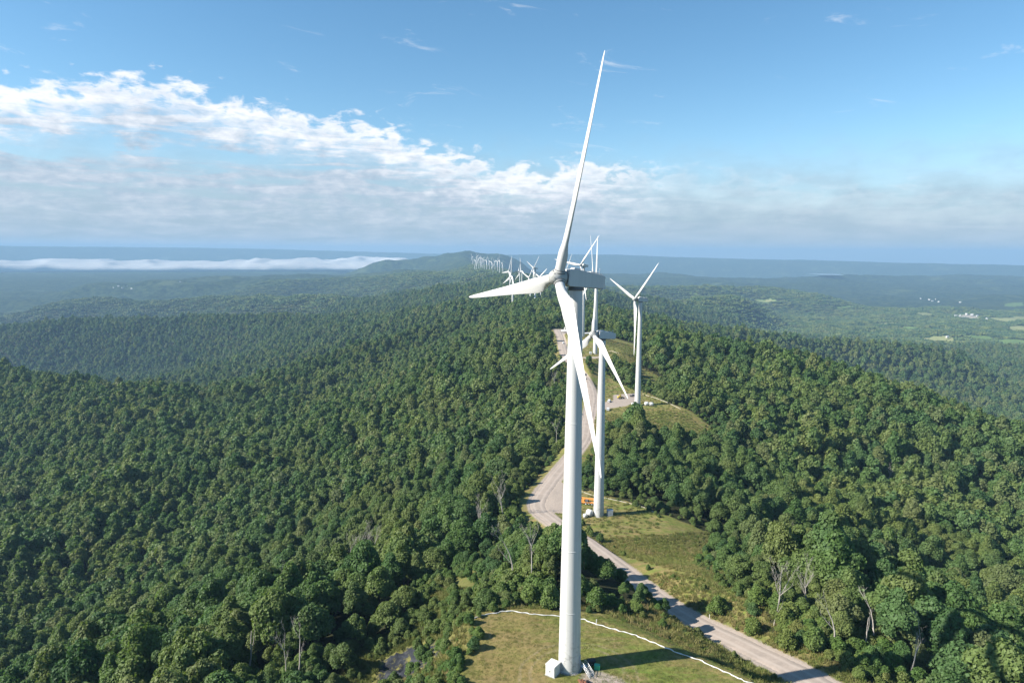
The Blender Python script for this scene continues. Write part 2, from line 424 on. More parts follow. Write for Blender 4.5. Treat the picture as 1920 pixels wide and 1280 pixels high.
G = [(0, (.052, .105, .034)), (.2, (.072, .138, .038)), (.4, (.100, .165, .042)), (.56, (.080, .145, .050)), (.72, (.135, .192, .050)), (.86, (.150, .180, .062)), (1, (.14, .16, .066))]
M_LEAF = foliage('broadleaf_foliage', G)
M_CANOPY_SHADED = foliage('shade_darkened_canopy', [(a, tuple(v * .40 for v in b)) for a, b in G], .05, .1)  # leaf colours darkened to paint in the self-shadow the solid clumps lack
M_LEAFB = foliage('bright_shrub_foliage', [(0, (.07, .13, .028)), (.4, (.10, .17, .035)), (.8, (.14, .18, .045)), (1, (.17, .18, .055))])
M_BARK = simple('grey_bark', (.16, .13, .10), .9, var=.35, scale=6, bump=.4)
M_DEADW = simple('bleached_dead_wood', (.34, .315, .28), .85, var=.25, scale=5)

# ------------------------------------------------------------------ ground sheet
FIELDS = [(FP([(1722, 634), (1750, 630), (1800, 634), (1792, 641), (1740, 640)]), 2),
          (FP([(1806, 626), (1850, 629), (1868, 634), (1856, 638), (1812, 634)]), 1),
          (FP([(1864, 638), (1885, 635), (1940, 640), (1960, 652), (1880, 647)]), 1),
          (FP([(1708, 584), (1748, 588), (1752, 592), (1725, 591)]), 2),
          (FP([(1790, 590), (1838, 592), (1838, 598), (1795, 597)]), 3),
          (FP([(1852, 597), (1930, 591), (1960, 598), (1900, 604), (1860, 600)]), 2),
          (FP([(1640, 606), (1672, 603), (1690, 607), (1660, 611)]), 2),
          (FP([(1880, 570), (1915, 568), (1925, 573), (1890, 575)]), 1),
          (FP([(1560, 574), (1590, 572), (1600, 576), (1570, 578)]), 1),
          (FP([(1690, 612), (1716, 612), (1725, 617), (1700, 618)]), 1),
          (FP([(1880, 612), (1940, 611), (1940, 619), (1890, 618)]), 2),
          (FP([(1412, 560), (1445, 560), (1462, 566), (1425, 567)]), 2),
          (FP([(1294, 550), (1322, 552), (1325, 555), (1300, 554)]), 2)]
def field_code(x, y):
    c = np.zeros(x.shape)
    for P, k in FIELDS:
        a = np.array(P); m = (x > a[:, 0].min() - 50) & (x < a[:, 0].max() + 50) & (y > a[:, 1].min() - 50) & (y < a[:, 1].max() + 50)
        if m.any():
            s = poly_sd(x[m], y[m], P); cm = c[m]; cm[s < 0] = k; c[m] = cm
    return c
def build_ground():
    rs = [2.0]
    while rs[-1] < 30000:
        r = rs[-1]; rs.append(r + (max(.75, .0065 * r) if r > 60 else 4.0))
    rs = np.array(rs)
    fine = np.radians(np.arange(-46, 46.01, .16)); co = np.radians(np.arange(50, 310, 4.0))
    th = np.concatenate([fine, co]); nt = len(th); nr = len(rs)
    Rr, Th = np.meshgrid(rs, th, indexing='ij'); X = Rr * np.sin(Th); Y = Rr * np.cos(Th)
    Z = H(X, Y)
    bumpy = sstep(5200, 6500, Rr)
    Z = Z + bumpy * 9 * vnoise(X / 26, Y / 26)          # closed canopy seen from far
    Z = Z - CURV * Rr ** 2
    V = np.stack([X.ravel(), Y.ravel(), Z.ravel()], 1)
    i = np.arange(nr - 1)[:, None] * nt; j = np.arange(nt)[None, :]; j2 = (j + 1) % nt
    Q = np.stack([i + j, i + j2, i + nt + j2, i + nt + j], -1).reshape(-1, 4)[:, ::-1]
    me = npmesh('ground', V, Q, None, True)
    x, y = X.ravel(), Y.ravel()
    sd = clear_sd(x, y)
    g = np.clip(.5 - sd / 8.0, 0, 1)
    gr = np.zeros(x.shape); m = (y < 1200) & (np.abs(x) < 300) & (y > -100)
    q = dist_road(x[m], y[m])[0] - RW - 1.0
    for P in GRAVEL: q = np.minimum(q, poly_sd(x[m], y[m], P))
    gr[m] = np.clip(.5 - q / 3.0, 0, 1)
    rk = np.zeros(x.shape); rk[m] = np.clip(.5 - poly_sd(x[m], y[m], ROCK) / 6.0, 0, 1)
    rg_ = np.zeros(x.shape); rg_[m] = np.clip(.5 - np.minimum(poly_sd(x[m], y[m], ROUGH), poly_sd(x[m], y[m], ROCKCLEAR)) / 5.0, 0, 1)
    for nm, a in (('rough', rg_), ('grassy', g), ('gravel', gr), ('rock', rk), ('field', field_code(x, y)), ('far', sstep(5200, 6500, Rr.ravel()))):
        at = me.attributes.new(nm, 'FLOAT', 'POINT'); at.data.foreach_set('value', a.astype(np.float32))
    t = NT('ground_cover'); geo = t.node('ShaderNodeNewGeometry'); P = geo.outputs['Position']
    A = lambda n: t.node('ShaderNodeAttribute', attribute_name=n).outputs['Fac']
    n_s = t.noise(1.6, 6, .7, P); n_m = t.noise(.11, 5, .65, P, .6); n_l = t.noise(.03, 4, .6, P)
    soil = t.ramp(n_s, [(.3, (.018, .022, .010)), (.7, (.045, .048, .022))])
    grass = t.ramp(n_m, [(.25, (.12, .17, .032)), (.42, (.17, .20, .048)), (.52, (.22, .195, .07)), (.62, (.27, .20, .10)), (.78, (.17, .20, .05))])
    mpr = t.node('ShaderNodeMapping', inp={'Scale': (.05, .35, .1), 'Rotation': (0, 0, .5)}); t.L(P, mpr.inputs[0])
    n_r = t.noise(1.0, 5, .6, mpr.outputs[0], 1.2)
    grass = t.mix(t.maprange(n_l, .4, .62, 0, .65), grass, (.27, .185, .08))
    grass = t.mix(t.maprange(n_r, .50, .64, 0, .75), grass, (.14, .215, .035))
    grass = t.mix(t.maprange(n_r, .44, .34, 0, .6), grass, (.31, .235, .14))
    grass = t.mix(t.maprange(n_s, .35, .7, 0, .55), grass, (.055, .075, .018))
    edge = t.math('ADD', A('grassy'), t.math('MULTIPLY', t.math('SUBTRACT', n_m, .5), .9))
    n_d = t.noise(.45, 6, .7, P); grass = t.mix(t.maprange(n_d, .56, .36, 0, .6), grass, (.085, .10, .03)); grass = t.mix(t.maprange(n_d, .6, .72, 0, .6), grass, (.30, .24, .13))
    sp = t.node('ShaderNodeSeparateXYZ'); t.L(P, sp.inputs[0])
    lf = t.math('MULTIPLY', t.maprange(t.math('ADD', sp.outputs[0], t.math('MULTIPLY', n_m, 26.0)), 16, 30, 1, 0), t.maprange(sp.outputs[1], 165, 175, 1, 0))
    grass = t.mix(t.math('MULTIPLY', lf, .55), grass, (.235, .17, .075))
    dx = t.math('SUBTRACT', sp.outputs[0], 14.0); dy = t.math('SUBTRACT', sp.outputs[1], 128.0)
    rr = t.math('SQRT', t.math('ADD', t.math('MULTIPLY', dx, dx), t.math('MULTIPLY', dy, dy)))
    trk = t.math('ABSOLUTE', t.math('SUBTRACT', t.math('ABSOLUTE', t.math('SUBTRACT', t.math('ADD', rr, t.math('MULTIPLY', n_m, 3.0)), 12.5)), .95))
    grass = t.mix(t.math('MULTIPLY', t.maprange(trk, .15, .5, .6, 0), t.maprange(n_s, .35, .6, 0, 1)), grass, (.26, .21, .14))
    c = t.mix(t.maprange(edge, .42, .58), soil, grass)
    rock = t.ramp(t.noise(.28, 9, .72, P, 1.2), [(.35, (.015, .017, .022)), (.55, (.034, .038, .047)), (.75, (.085, .085, .09))])
    c = t.mix(t.math('MULTIPLY', A('rough'), t.maprange(n_s, .35, .6, .5, 1)), c, (.11, .115, .035))
    c = t.mix(t.maprange(t.math('ADD', A('rock'), t.math('MULTIPLY', t.math('SUBTRACT', t.noise(.4, 6, .7, P), .5), 2.2)), .72, .92), c, rock)
    grav = t.ramp(t.noise(2.5, 6, .75, P), [(.3, (.27, .225, .19)), (.7, (.38, .325, .28))])
    ed2 = t.math('ADD', A('gravel'), t.math('MULTIPLY', t.math('SUBTRACT', n_s, .5), 1.1))
    c = t.mix(t.maprange(ed2, .3, .6), c, grav)
    f = A('field'); n_f = t.noise(.02, 4, .6, P)
    fg = t.ramp(n_f, [(.3, (.10, .17, .045)), (.7, (.14, .20, .06))]); fy = t.ramp(n_f, [(.3, (.19, .22, .085)), (.7, (.26, .26, .12))]); fb = t.ramp(n_f, [(.3, (.30, .28, .22)), (.7, (.4, .36, .3))])
    fc = t.mix(t.maprange(f, 2.4, 2.6), t.mix(t.maprange(f, 1.4, 1.6), fg, fy), fb)
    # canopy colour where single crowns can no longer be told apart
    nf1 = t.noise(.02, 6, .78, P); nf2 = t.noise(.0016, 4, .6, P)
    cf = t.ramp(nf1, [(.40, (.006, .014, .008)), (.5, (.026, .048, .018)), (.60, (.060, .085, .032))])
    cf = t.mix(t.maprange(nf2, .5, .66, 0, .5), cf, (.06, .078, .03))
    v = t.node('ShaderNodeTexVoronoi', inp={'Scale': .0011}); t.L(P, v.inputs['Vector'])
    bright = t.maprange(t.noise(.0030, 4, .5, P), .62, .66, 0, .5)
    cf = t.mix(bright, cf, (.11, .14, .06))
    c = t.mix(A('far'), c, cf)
    c = t.mix(t.maprange(f, .4, .6), c, fc)
    t.color(c); t.b.inputs['Roughness'].default_value = .95; t.b.inputs['Specular IOR Level'].default_value = .1
    hh = t.math('ADD', t.math('MULTIPLY', n_s, .5), t.math('MULTIPLY', t.noise(.06, 4, .8, P), t.math('MULTIPLY', A('far'), 60.0)))
    t.bump(hh, .8, .35)
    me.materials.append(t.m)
    return tag(link(me, 'ground'), 'forested ridge and rolling valley ground with grassy turbine clearings', 'ground', kind='structure')
GROUND = build_ground()

def gravel_mat():
    t = NT('packed_gravel'); P = t.node('ShaderNodeNewGeometry').outputs['Position']
    uv = t.node('ShaderNodeUVMap').outputs[0]; sx = t.node('ShaderNodeSeparateXYZ'); t.L(uv, sx.inputs[0])
    n = t.noise(1.8, 8, .8, P); n2 = t.noise(.25, 4, .6, P)
    c = t.ramp(n, [(.3, (.28, .23, .19)), (.7, (.40, .33, .28))])
    c = t.mix(t.maprange(n2, .4, .65, 0, .6), c, (.235, .20, .17))
    w = t.math('ABSOLUTE', t.math('SUBTRACT', t.math('ABSOLUTE', t.math('SUBTRACT', sx.outputs[0], .5)), .2))
    wn = t.math('ADD', w, t.math('MULTIPLY', t.math('SUBTRACT', n2, .5), .08))
    c = t.mix(t.maprange(wn, .02, .10, .5, 0), c, (.42, .36, .31))
    e = t.math('ABSOLUTE', t.math('SUBTRACT', sx.outputs[0], .5))
    e2 = t.math('ADD', e, t.math('MULTIPLY', t.math('SUBTRACT', n, .5), .22))
    c = t.mix(t.maprange(e2, .47, .56), c, (.26, .23, .16))
    t.color(c); t.b.inputs['Roughness'].default_value = .95; t.bump(n, .5, .05); return t.m
M_GRAVEL = gravel_mat()
def ribbon(name, pts, hw, mat, label, cat, lift=0.0):
    pts = [Vector(p) for p in pts]; V = []; Fs = []; U = []; us = [-1.0, -.80, -.5, 0, .5, .80, 1.0]
    for i, p in enumerate(pts):
        t = pts[min(i + 1, len(pts) - 1)] - pts[max(i - 1, 0)]; t.z = 0; t.normalize(); n = Vector((t.y, -t.x, 0))
        ww = hw * (1 + .05 * math.sin(i * 1.7))
        for u in us:
            q = p + n * (u * ww); V.append((q.x, q.y, p.z + lift + .08 * (1 - u * u) - (.22 if abs(u) > .95 else 0)))
            U.append(((u + 1) / 2, i * .5))
    k = len(us)
    for i in range(len(pts) - 1):
        for j in range(k - 1): Fs.append((i * k + j, i * k + j + 1, (i + 1) * k + j + 1, (i + 1) * k + j))
    me = bpy.data.meshes.new(name); me.from_pydata(V, [], Fs); me.materials.append(mat)
    ul = me.uv_layers.new(name='UVMap')
    for l in me.loops: ul.data[l.index].uv = U[l.vertex_index]
    for p in me.polygons: p.use_smooth = True
    me.update()
    return tag(link(me, name), label, cat, kind='structure')
ribbon('road', catmull(ROAD, 8), RW, M_GRAVEL, 'pale gravel service road winding along the ridge', 'road', 0.0)
ribbon('side_road', catmull([(57, 667, -18.4)] + SPUR4[1:], 5), 3.2, M_GRAVEL, 'short gravel drive branching off to a turbine', 'road', .05)

# ------------------------------------------------------------------ tree meshes
def crown_np(seed, n, leaf, rx=4.6, h=9.0, lobes=14, tall=1.0):
    rs = np.random.RandomState(seed)
    L = []
    for i in range(lobes):
        u = rs.rand(); z = h * (.22 + .62 * u); rr = rx * (.66 * math.sin(PI * min(1, .22 + .70 * u)) ** .8) * (.55 + .5 * rs.rand())
        a = i * 2.4 + rs.rand() * .9
        q = .16 + .30 * rs.rand() ** 1.3
        L.append((math.cos(a) * rr * 1.08, math.sin(a) * rr * 1.08, z, rx * q, rx * q * (.8 + .5 * rs.rand())))
    L.append((0, 0, h * .86, rx * .38, rx * .42)); L.append((0, 0, h * .5, rx * .7, h * .36))
    L = np.array(L); vol = L[:, 3] ** 2; k = rs.choice(len(L), n, p=vol / vol.sum())
    d = rs.normal(size=(n, 3)); d[:, 2] = np.where(d[:, 2] < -.3, -d[:, 2], d[:, 2]); d /= np.linalg.norm(d, axis=1)[:, None]
    rad = (.70 + .42 * rs.rand(n) ** .8)[:, None]
    C = L[k, :3] + d * np.stack([L[k, 3], L[k, 3], L[k, 4]], 1) * rad
    nr = d + rs.normal(size=(n, 3)) * .62 + np.array([0, 0, .3]); nr /= np.linalg.norm(nr, axis=1)[:, None]
    a = np.cross(nr, rs.normal(size=(n, 3))); a /= np.linalg.norm(a, axis=1)[:, None]; b = np.cross(nr, a)
    s = leaf * (.6 + .8 * rs.rand(n))[:, None]
    asp = (.55 + .45 * rs.rand(n))[:, None]
    V = np.stack([C - a * s, C - b * s * asp, C + a * s + nr * s * .15, C + b * s * asp], 1).reshape(-1, 3)
    V[:, 2] *= tall
    Q = np.arange(4 * n).reshape(-1, 4)
    return V, Q
def trunk_mb(seed, h, r, spread, limbs=6):
    rg = random.Random(seed); m = MB(); p = Vector((0, 0, -1.5)); pts = [p.copy()]
    for i in range(6):
        p = p + Vector((rg.uniform(-.25, .25), rg.uniform(-.25, .25), (h + 1.5) / 6)); pts.append(p.copy())
    m.tube(pts, [r * (1 - .13 * i) for i in range(7)], 7)
    for i in range(limbs):
        b = pts[3 + i % 3].lerp(pts[4 + i % 3], rg.random()); a = rg.uniform(0, 2 * PI); l = spread * rg.uniform(.6, 1)
        m.tube([b, b + Vector((math.cos(a) * l * .5, math.sin(a) * l * .5, l * .4)), b + Vector((math.cos(a) * l, math.sin(a) * l, l * 1.0))], [r * .4, r * .25, r * .1], 5)
    return m
def lump_np(seed, rx=4.7, h=9.5, sub=1, base=3.5):
    rs = np.random.RandomState(seed); bm = bmesh.new(); bmesh.ops.create_icosphere(bm, subdivisions=sub, radius=1)
    V = np.array([v.co[:] for v in bm.verts]); T = np.array([[v.index for v in f.verts] for f in bm.faces]); bm.free()
    s = 1 + (rs.rand(len(V)) - .5) * .62
    V = V * s[:, None] * np.array([rx, rx, h / 2]); V[:, 2] += base + h / 2
    return V, T

CROWN_H = 3.9           # crown bottom above ground in the full-size tree (16 m tall)
def crown_at(V): V = V.copy(); V[:, 2] = V[:, 2] * 1.26 + CROWN_H; return V
HQ = []; MQ = []; LQ = []; TR = []
for i in range(7):
    V, Q = crown_np(20 + i, 7500, .30, rx=[4.6, 5.2, 4.2, 4.8, 5.4, 4.0, 4.5][i], h=[9, 8.5, 11, 9.5, 8, 12, 10][i], lobes=[26, 30, 22, 34, 36, 20, 28][i])
    HQ.append(npmesh('crown', crown_at(V), Q, M_LEAF))
    TR.append(trunk_mb(i, 9.5, .26, 2.6).mesh('trunk', M_BARK))
for i in range(6):
    V, Q = crown_np(60 + i, 1100, .62, rx=[4.6, 5.2, 4.2, 4.8, 5.2, 4.0][i], h=[9, 8.5, 11, 9.5, 8, 12][i], lobes=[20, 24, 18, 26, 28, 16][i])
    MQ.append(npmesh('mid_crown', crown_at(V), Q, M_LEAF))
for i in range(5):
    V, Q = crown_np(90 + i, 420, .98, rx=4.7, h=[9, 8.5, 11, 9.5, 12][i], lobes=9)
    LQ.append(npmesh('far_crown', crown_at(V), Q, M_LEAF))
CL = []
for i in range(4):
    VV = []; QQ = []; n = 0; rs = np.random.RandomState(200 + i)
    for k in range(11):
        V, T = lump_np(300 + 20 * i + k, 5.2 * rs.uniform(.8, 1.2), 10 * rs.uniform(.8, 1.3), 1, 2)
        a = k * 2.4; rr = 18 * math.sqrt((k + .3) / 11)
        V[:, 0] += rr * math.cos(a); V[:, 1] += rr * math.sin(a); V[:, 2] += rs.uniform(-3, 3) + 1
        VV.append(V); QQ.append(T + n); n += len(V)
    CL.append(npmesh('canopy_clump', np.concatenate(VV), np.concatenate(QQ), M_CANOPY_SHADED))

def gn_scatter(name, P, rot, scl, meshes, label, cat, mat=None):
    """points carrying rotation/scale; geometry nodes puts one of the meshes on each"""
    pc = bpy.data.collections.new(name + '_source')
    for k, me in enumerate(meshes):
        o = bpy.data.objects.new('%s_%02d' % (me.name, k), me); pc.objects.link(o)
    me = bpy.data.meshes.new(name); me.vertices.add(len(P)); me.vertices.foreach_set('co', np.asarray(P, np.float32).ravel())
    a = me.attributes.new('rz', 'FLOAT', 'POINT'); a.data.foreach_set('value', np.asarray(rot, np.float32))
    a = me.attributes.new('sc', 'FLOAT_VECTOR', 'POINT'); a.data.foreach_set('vector', np.asarray(scl, np.float32).ravel())
    a = me.attributes.new('pick', 'INT', 'POINT'); a.data.foreach_set('value', (np.arange(len(P)) * 7919 % len(meshes)).astype(np.int32))
    o = link(me, name)
    g = bpy.data.node_groups.new(name, 'GeometryNodeTree')
    g.interface.new_socket(name='Geometry', in_out='INPUT', socket_type='NodeSocketGeometry'); g.interface.new_socket(name='Geometry', in_out='OUTPUT', socket_type='NodeSocketGeometry')
    N = g.nodes; gi = N.new('NodeGroupInput'); go = N.new('NodeGroupOutput'); ci = N.new('GeometryNodeCollectionInfo'); ip = N.new('GeometryNodeInstanceOnPoints')
    ci.inputs['Collection'].default_value = pc; ci.inputs['Separate Children'].default_value = True; ci.inputs['Reset Children'].default_value = True
    def attr(nm, ty):
        q = N.new('GeometryNodeInputNamedAttribute'); q.data_type = ty; q.inputs[0].default_value = nm; return q.outputs[0]
    cx = N.new('ShaderNodeCombineXYZ'); g.links.new(attr('rz', 'FLOAT'), cx.inputs[2])
    ip.inputs['Pick Instance'].default_value = True
    g.links.new(gi.outputs[0], ip.inputs['Points']); g.links.new(ci.outputs[0], ip.inputs['Instance']); g.links.new(attr('pick', 'INT'), ip.inputs['Instance Index'])
    g.links.new(cx.outputs[0], ip.inputs['Rotation']); g.links.new(attr('sc', 'FLOAT_VECTOR'), ip.inputs['Scale']); g.links.new(ip.outputs[0], go.inputs[0])
    md = o.modifiers.new('scatter', 'NODES'); md.node_group = g
    return tag(o, label, cat, kind='stuff')

# ------------------------------------------------------------------ forest
DEAD = [(1466, 1030, 1.15, 0, 'bare pale dead tree with a fan of fine upright branches right of the road'),
        (1520, 1045, 1.0, 1, 'bare dead tree with thick forked limbs beside the fanned one'),
        (1455, 1095, .75, 3, 'short broken grey snag standing by the fanned dead tree'),
        (1572, 1105, 1.0, 2, 'curved pale dead trunk right of the forked dead tree'),
        (1628, 1120, .95, 3, 'crooked thin dead trunk in the right wood'),
        (1642, 1110, 1.0, 2, 'forked white dead trunk beside the crooked thin one'),
        (1712, 1165, 1.0, 4, 'tall bleached snag low in the right wood'),
        (1496, 985, .9, 5, 'slim dead tree high in the right wood'),
        (1668, 868, .9, 1, 'bleached branching dead top in the middle of the right wood'),
        (655, 1000, 1.3, 5, 'leftmost tall grey trunk of the bare stand on the left slope'),
        (672, 985, 1.35, 0, 'bushy topped bare trunk of the stand on the left slope'),
        (688, 978, 1.4, 1, 'widest bare tree of the stand on the left slope'),
        (702, 990, 1.3, 5, 'straight grey trunk right of the widest bare tree'),
        (714, 1000, 1.0, 3, 'thin leaning snag at the right of the bare stand'),
        (640, 1010, 1.1, 4, 'leaning bare tree at the left of the bare stand'),
        (540, 1055, 1.0, 4, 'long leaning white dead trunk on the left slope'),
        (505, 1090, 1.0, 2, 'slender curved dead trunk left of the leaning one'),
        (556, 1168, 1.0, 2, 'long sinuous white trunk near the bottom left'),
        (535, 1180, 1.0, 5, 'straight thin trunk beside the long sinuous one'),
        (462, 1140, 1.2, 3, 'short dead trunk deep in the lower left wood'),
        (945, 888, 1.35, 1, 'bleached fan shaped dead tree beside the gravel junction'),
        (895, 930, 1.25, 1, 'forked bare tree left of the gravel junction'),
        (962, 975, 1.2, 2, 'pale forked trunk below the gravel junction'),
        (1000, 985, 1.1, 5, 'thin bare trunk left of the nearest tower'),
        (1040, 690, 1.1, 0, 'grey bare topped tree left of the road near the second hub'),
        (1045, 790, 1.15, 5, 'thin grey trunk by the road left of the nearest tower')]
DEADXY = []
for a, b, s, k, lb in DEAD:         # a trunk whose top stands out of the canopy at the surveyed pixel
    d = ray(a, b); n = math.hypot(d.x, d.y); d = d / n; xs, ys, zs = d.x * _T, d.y * _T, 85 + d.z * _T
    hh = 15.5 * s; i_ = np.argmax(zs < H(xs, ys) + hh); DEADXY.append((xs[i_], ys[i_]))
def dead_gap(x, y, wd=4.0, a1=3, a0=-12):
    bad = np.zeros(x.shape, bool)
    for (a, b) in DEADXY:
        n = math.hypot(a, b); ux, uy = a / n, b / n; dx, dy = x - a, y - b
        al = dx * ux + dy * uy; ac = np.abs(dx * uy - dy * ux)
        bad |= (ac < wd) & (al < a1) & (al > a0)
    return bad
RSF = np.random.RandomState(5)
def jgrid(r0, r1, sp, half=47):
    a = np.arange(-r1, r1, sp); b = np.arange(0, r1, sp)
    a = a[np.abs(a) < r1 * math.sin(R(half)) + sp]
    X, Y = np.meshgrid(a, b); X = X.ravel(); Y = Y.ravel()
    X = X + (np.floor(Y / sp) % 2) * sp * .5
    r = np.hypot(X, Y); m = (r > r0) & (r <= r1) & (np.abs(np.arctan2(X, Y)) < R(half)); X = X[m]; Y = Y[m]
    return X + RSF.uniform(-.42, .42, len(X)) * sp, Y + RSF.uniform(-.42, .42, len(X)) * sp
def forest_pts(r0, r1, sp, size=1.0):
    X, Y = jgrid(r0, r1, sp)
    sd = clear_sd(X, Y); fc = field_code(X, Y)
    keep = (sd > 1.0) & (fc == 0) & ~(dead_gap(X, Y) if r0 < 100 else np.zeros(X.shape, bool))
    X, Y, sd = X[keep], Y[keep], sd[keep]
    Z = H(X, Y) - CURV * (X * X + Y * Y)
    grow = .45 + .55 * sstep(0, 26, sd)
    s = size * grow * (.55 + .95 * RSF.rand(len(X)) ** 1.4) * (.80 + .52 * vnoise(X / 38, Y / 38))
    sc = np.stack([s * RSF.uniform(.95, 1.3, len(X)), s * RSF.uniform(.95, 1.3, len(X)), s * RSF.uniform(.78, 1.1, len(X))], 1)
    if r0 < 100: sc *= np.where(poly_sd(X, Y, [(20, 162), (30, 160), (60, 150), (52, 175), (36, 222), (30, 238), (20, 225)]) < 0, .58, 1.0)[:, None]
    if r0 < 100: sc *= np.where(dead_gap(X, Y, 6.0, -3, -27), .62, 1.0)[:, None]
    if r0 < 100: Z = Z - .62 * CROWN_H * sc[:, 2] * (1 - sstep(3, 17, sd)); sc[:, :2] *= (1 + .22 * (1 - sstep(3, 17, sd)))[:, None]
    return X, Y, Z - .3, RSF.uniform(0, 6.283, len(X)), sc, sd
X, Y, Z, A, S, SD = forest_pts(40, 620, 5.7, .80)
px, py, dep = proj(X, Y, Z + 11 * S[:, 2])
py_top = proj(X, Y, Z + 15 * S[:, 2])[1]
vis = (px > -15) & (px < 1935) & (py_top < 1275) & (dep > 20)
order = np.argsort(np.where(vis, dep / S[:, 0] ** .5, 1e9))
NIND = 262
ind = order[:NIND]; rest = np.ones(len(X), bool); rest[ind] = False
PTS = np.stack([X, Y, Z], 1)
near = rest & (np.hypot(X, Y) < 430); mid = rest & ~near
gn_scatter('forest', PTS[near], A[near], S[near], HQ, 'dense green broadleaf forest on the slopes around the nearest turbines', 'forest')
X2, Y2, Z2, A2, S2, _ = forest_pts(620, 1500, 6.8, .93)
gn_scatter('forest', np.concatenate([PTS[mid], np.stack([X2, Y2, Z2], 1)]), np.concatenate([A[mid], A2]), np.concatenate([S[mid], S2]), MQ, 'continuous broadleaf forest over the middle slopes of the ridge', 'forest')
X3, Y3, Z3, A3, S3, _ = forest_pts(1500, 3700, 9.2, 1.12)
gn_scatter('forest', np.stack([X3, Y3, Z3], 1), A3, S3, LQ, 'bluish green forest on the spurs beyond the ridge flanks', 'forest')
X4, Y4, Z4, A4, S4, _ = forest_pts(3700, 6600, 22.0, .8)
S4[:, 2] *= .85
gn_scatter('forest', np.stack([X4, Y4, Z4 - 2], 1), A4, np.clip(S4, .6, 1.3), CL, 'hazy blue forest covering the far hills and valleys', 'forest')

def tree_label(x, y, s, k):
    a = ['rounded', 'tall', 'broad'][k % 3]; b = ['dark green', 'mid green', 'olive green'][(k // 3) % 3]
    qx = proj(x, y, -10)[0]
    if qx < 380: w = 'in the wood at the lower left corner of the picture'
    elif qx < 720: w = 'on the left slope below the bare grey trunks'
    elif qx < 900: w = 'on the slope just left of the rocky bank'
    elif qx < 1060: w = 'behind the mown clearing left of the nearest tower'
    elif qx < 1300: w = 'between the nearest clearing and the gravel road'
    elif qx < 1600: w = 'in the wood right of the gravel road'
    else: w = 'in the wood at the lower right corner of the picture'
    return '%s %s broadleaf tree %s' % (a, b, w)
def put_tree(x, y, z, rz, sc, k, label=None, group=None, cat='tree'):
    lb = label or tree_label(x, y, sc, k)
    e = empty('broadleaf_tree', (x, y, z), lb, cat, group or ('broadleaf trees ' + lb.split('broadleaf tree ')[-1]), rz)
    e.scale = sc
    link(TR[k % 7], 'trunk', e); link(HQ[k % 7], 'crown', e)
    return e
for n_, i in enumerate(ind):
    put_tree(X[i], Y[i], Z[i], A[i], S[i], int(i) % 7 + 7 * (n_ % 9))

# bushes around the clearings and the road, surveyed one by one: px, py of the foot, height (m), label
BUSH = [(942, 1128, 5.5, 'round bright green bush behind the left end of the white sock'),
        (990, 1118, 5.0, 'dark round bush second from the left behind the mown clearing'),
        (1033, 1140, 5.5, 'dense round bush just left of the nearest tower behind the sock'),
        (1118, 1140, 5.5, 'leafy small tree just right of the nearest tower'),
        (1165, 1150, 2.4, 'low pale green bush between the clearing and the shaded road'),
        (1205, 1160, 1.9, 'small bush on the near edge of the shaded road bend'),
        (1242, 1175, 2.3, 'bushy shrub at the tip of the thicket beside the road'),
        (1376, 1236, 2.0, 'lone dark shrub throwing its shadow on the pale road'),
        (1452, 1272, 1.3, 'thin shrub at the bottom edge beside the pale road'),
        (1345, 1152, 5.2, 'round green bush alone on the verge right of the road'),
        (1412, 1188, 4.6, 'dark green bush beside the reddish patch right of the road'),
        (1475, 1215, 5.5, 'broad dusty green bush on the verge right of the road'),
        (1215, 1068, 1.8, 'tiny bush on the grass bank between road and second pad'),
        (1262, 1085, 1.6, 'small dark bush halfway along the grass bank'),
        (1320, 1108, 2.2, 'small bush at the lower end of the grass bank'),
        (1225, 815, 5.5, 'dark bush standing alone in the brown slope under the third pad'),
        (1098, 905, 3.5, 'olive bush behind the orange machine at the second tower'),
        (1092, 985, 2.5, 'dark shrub at the front edge of the second pad'),
        (850, 1115, 3.6, 'bright green bush at the top of the rocky bank'),
        (800, 1095, 3.4, 'yellow green sapling in the rough grass above the rocks'),
        (905, 1100, 2.6, 'small yellowish bush in the rough grass left of the clearing'),
        (820, 1185, 4.2, 'wide bright bush just above the blue grey rocks'),
        (745, 1190, 4.5, 'yellow green bush on the left rim of the rocks'),
        (856, 1235, 2.8, 'small shrub low on the shaded bank left of the clearing')]
BM = []
for i in range(5):
    V, Q = crown_np(400 + i, 2600, .26, rx=3.0, h=[5.2, 4.6, 6, 5, 5.6][i], lobes=9 + i); V[:, 2] -= .6
    V[:, 2] = np.maximum(V[:, 2], -.2)
    BM.append(npmesh('foliage', V, Q, M_LEAF if i == 2 else M_LEAFB))
stem = trunk_mb(77, 3.4, .11, 1.4, 4).mesh('stem', M_BARK)
for k, (a, b, h, lb) in enumerate(BUSH):
    g = ground(a, b); s = h / 5.3
    e = empty('bush', g, lb, 'bush', 'bushes around the clearings and the road', k * 1.3); e.scale = (s * .95, s * 1.05, s)
    link(BM[k % 5], 'foliage', e); link(stem, 'stem', e)

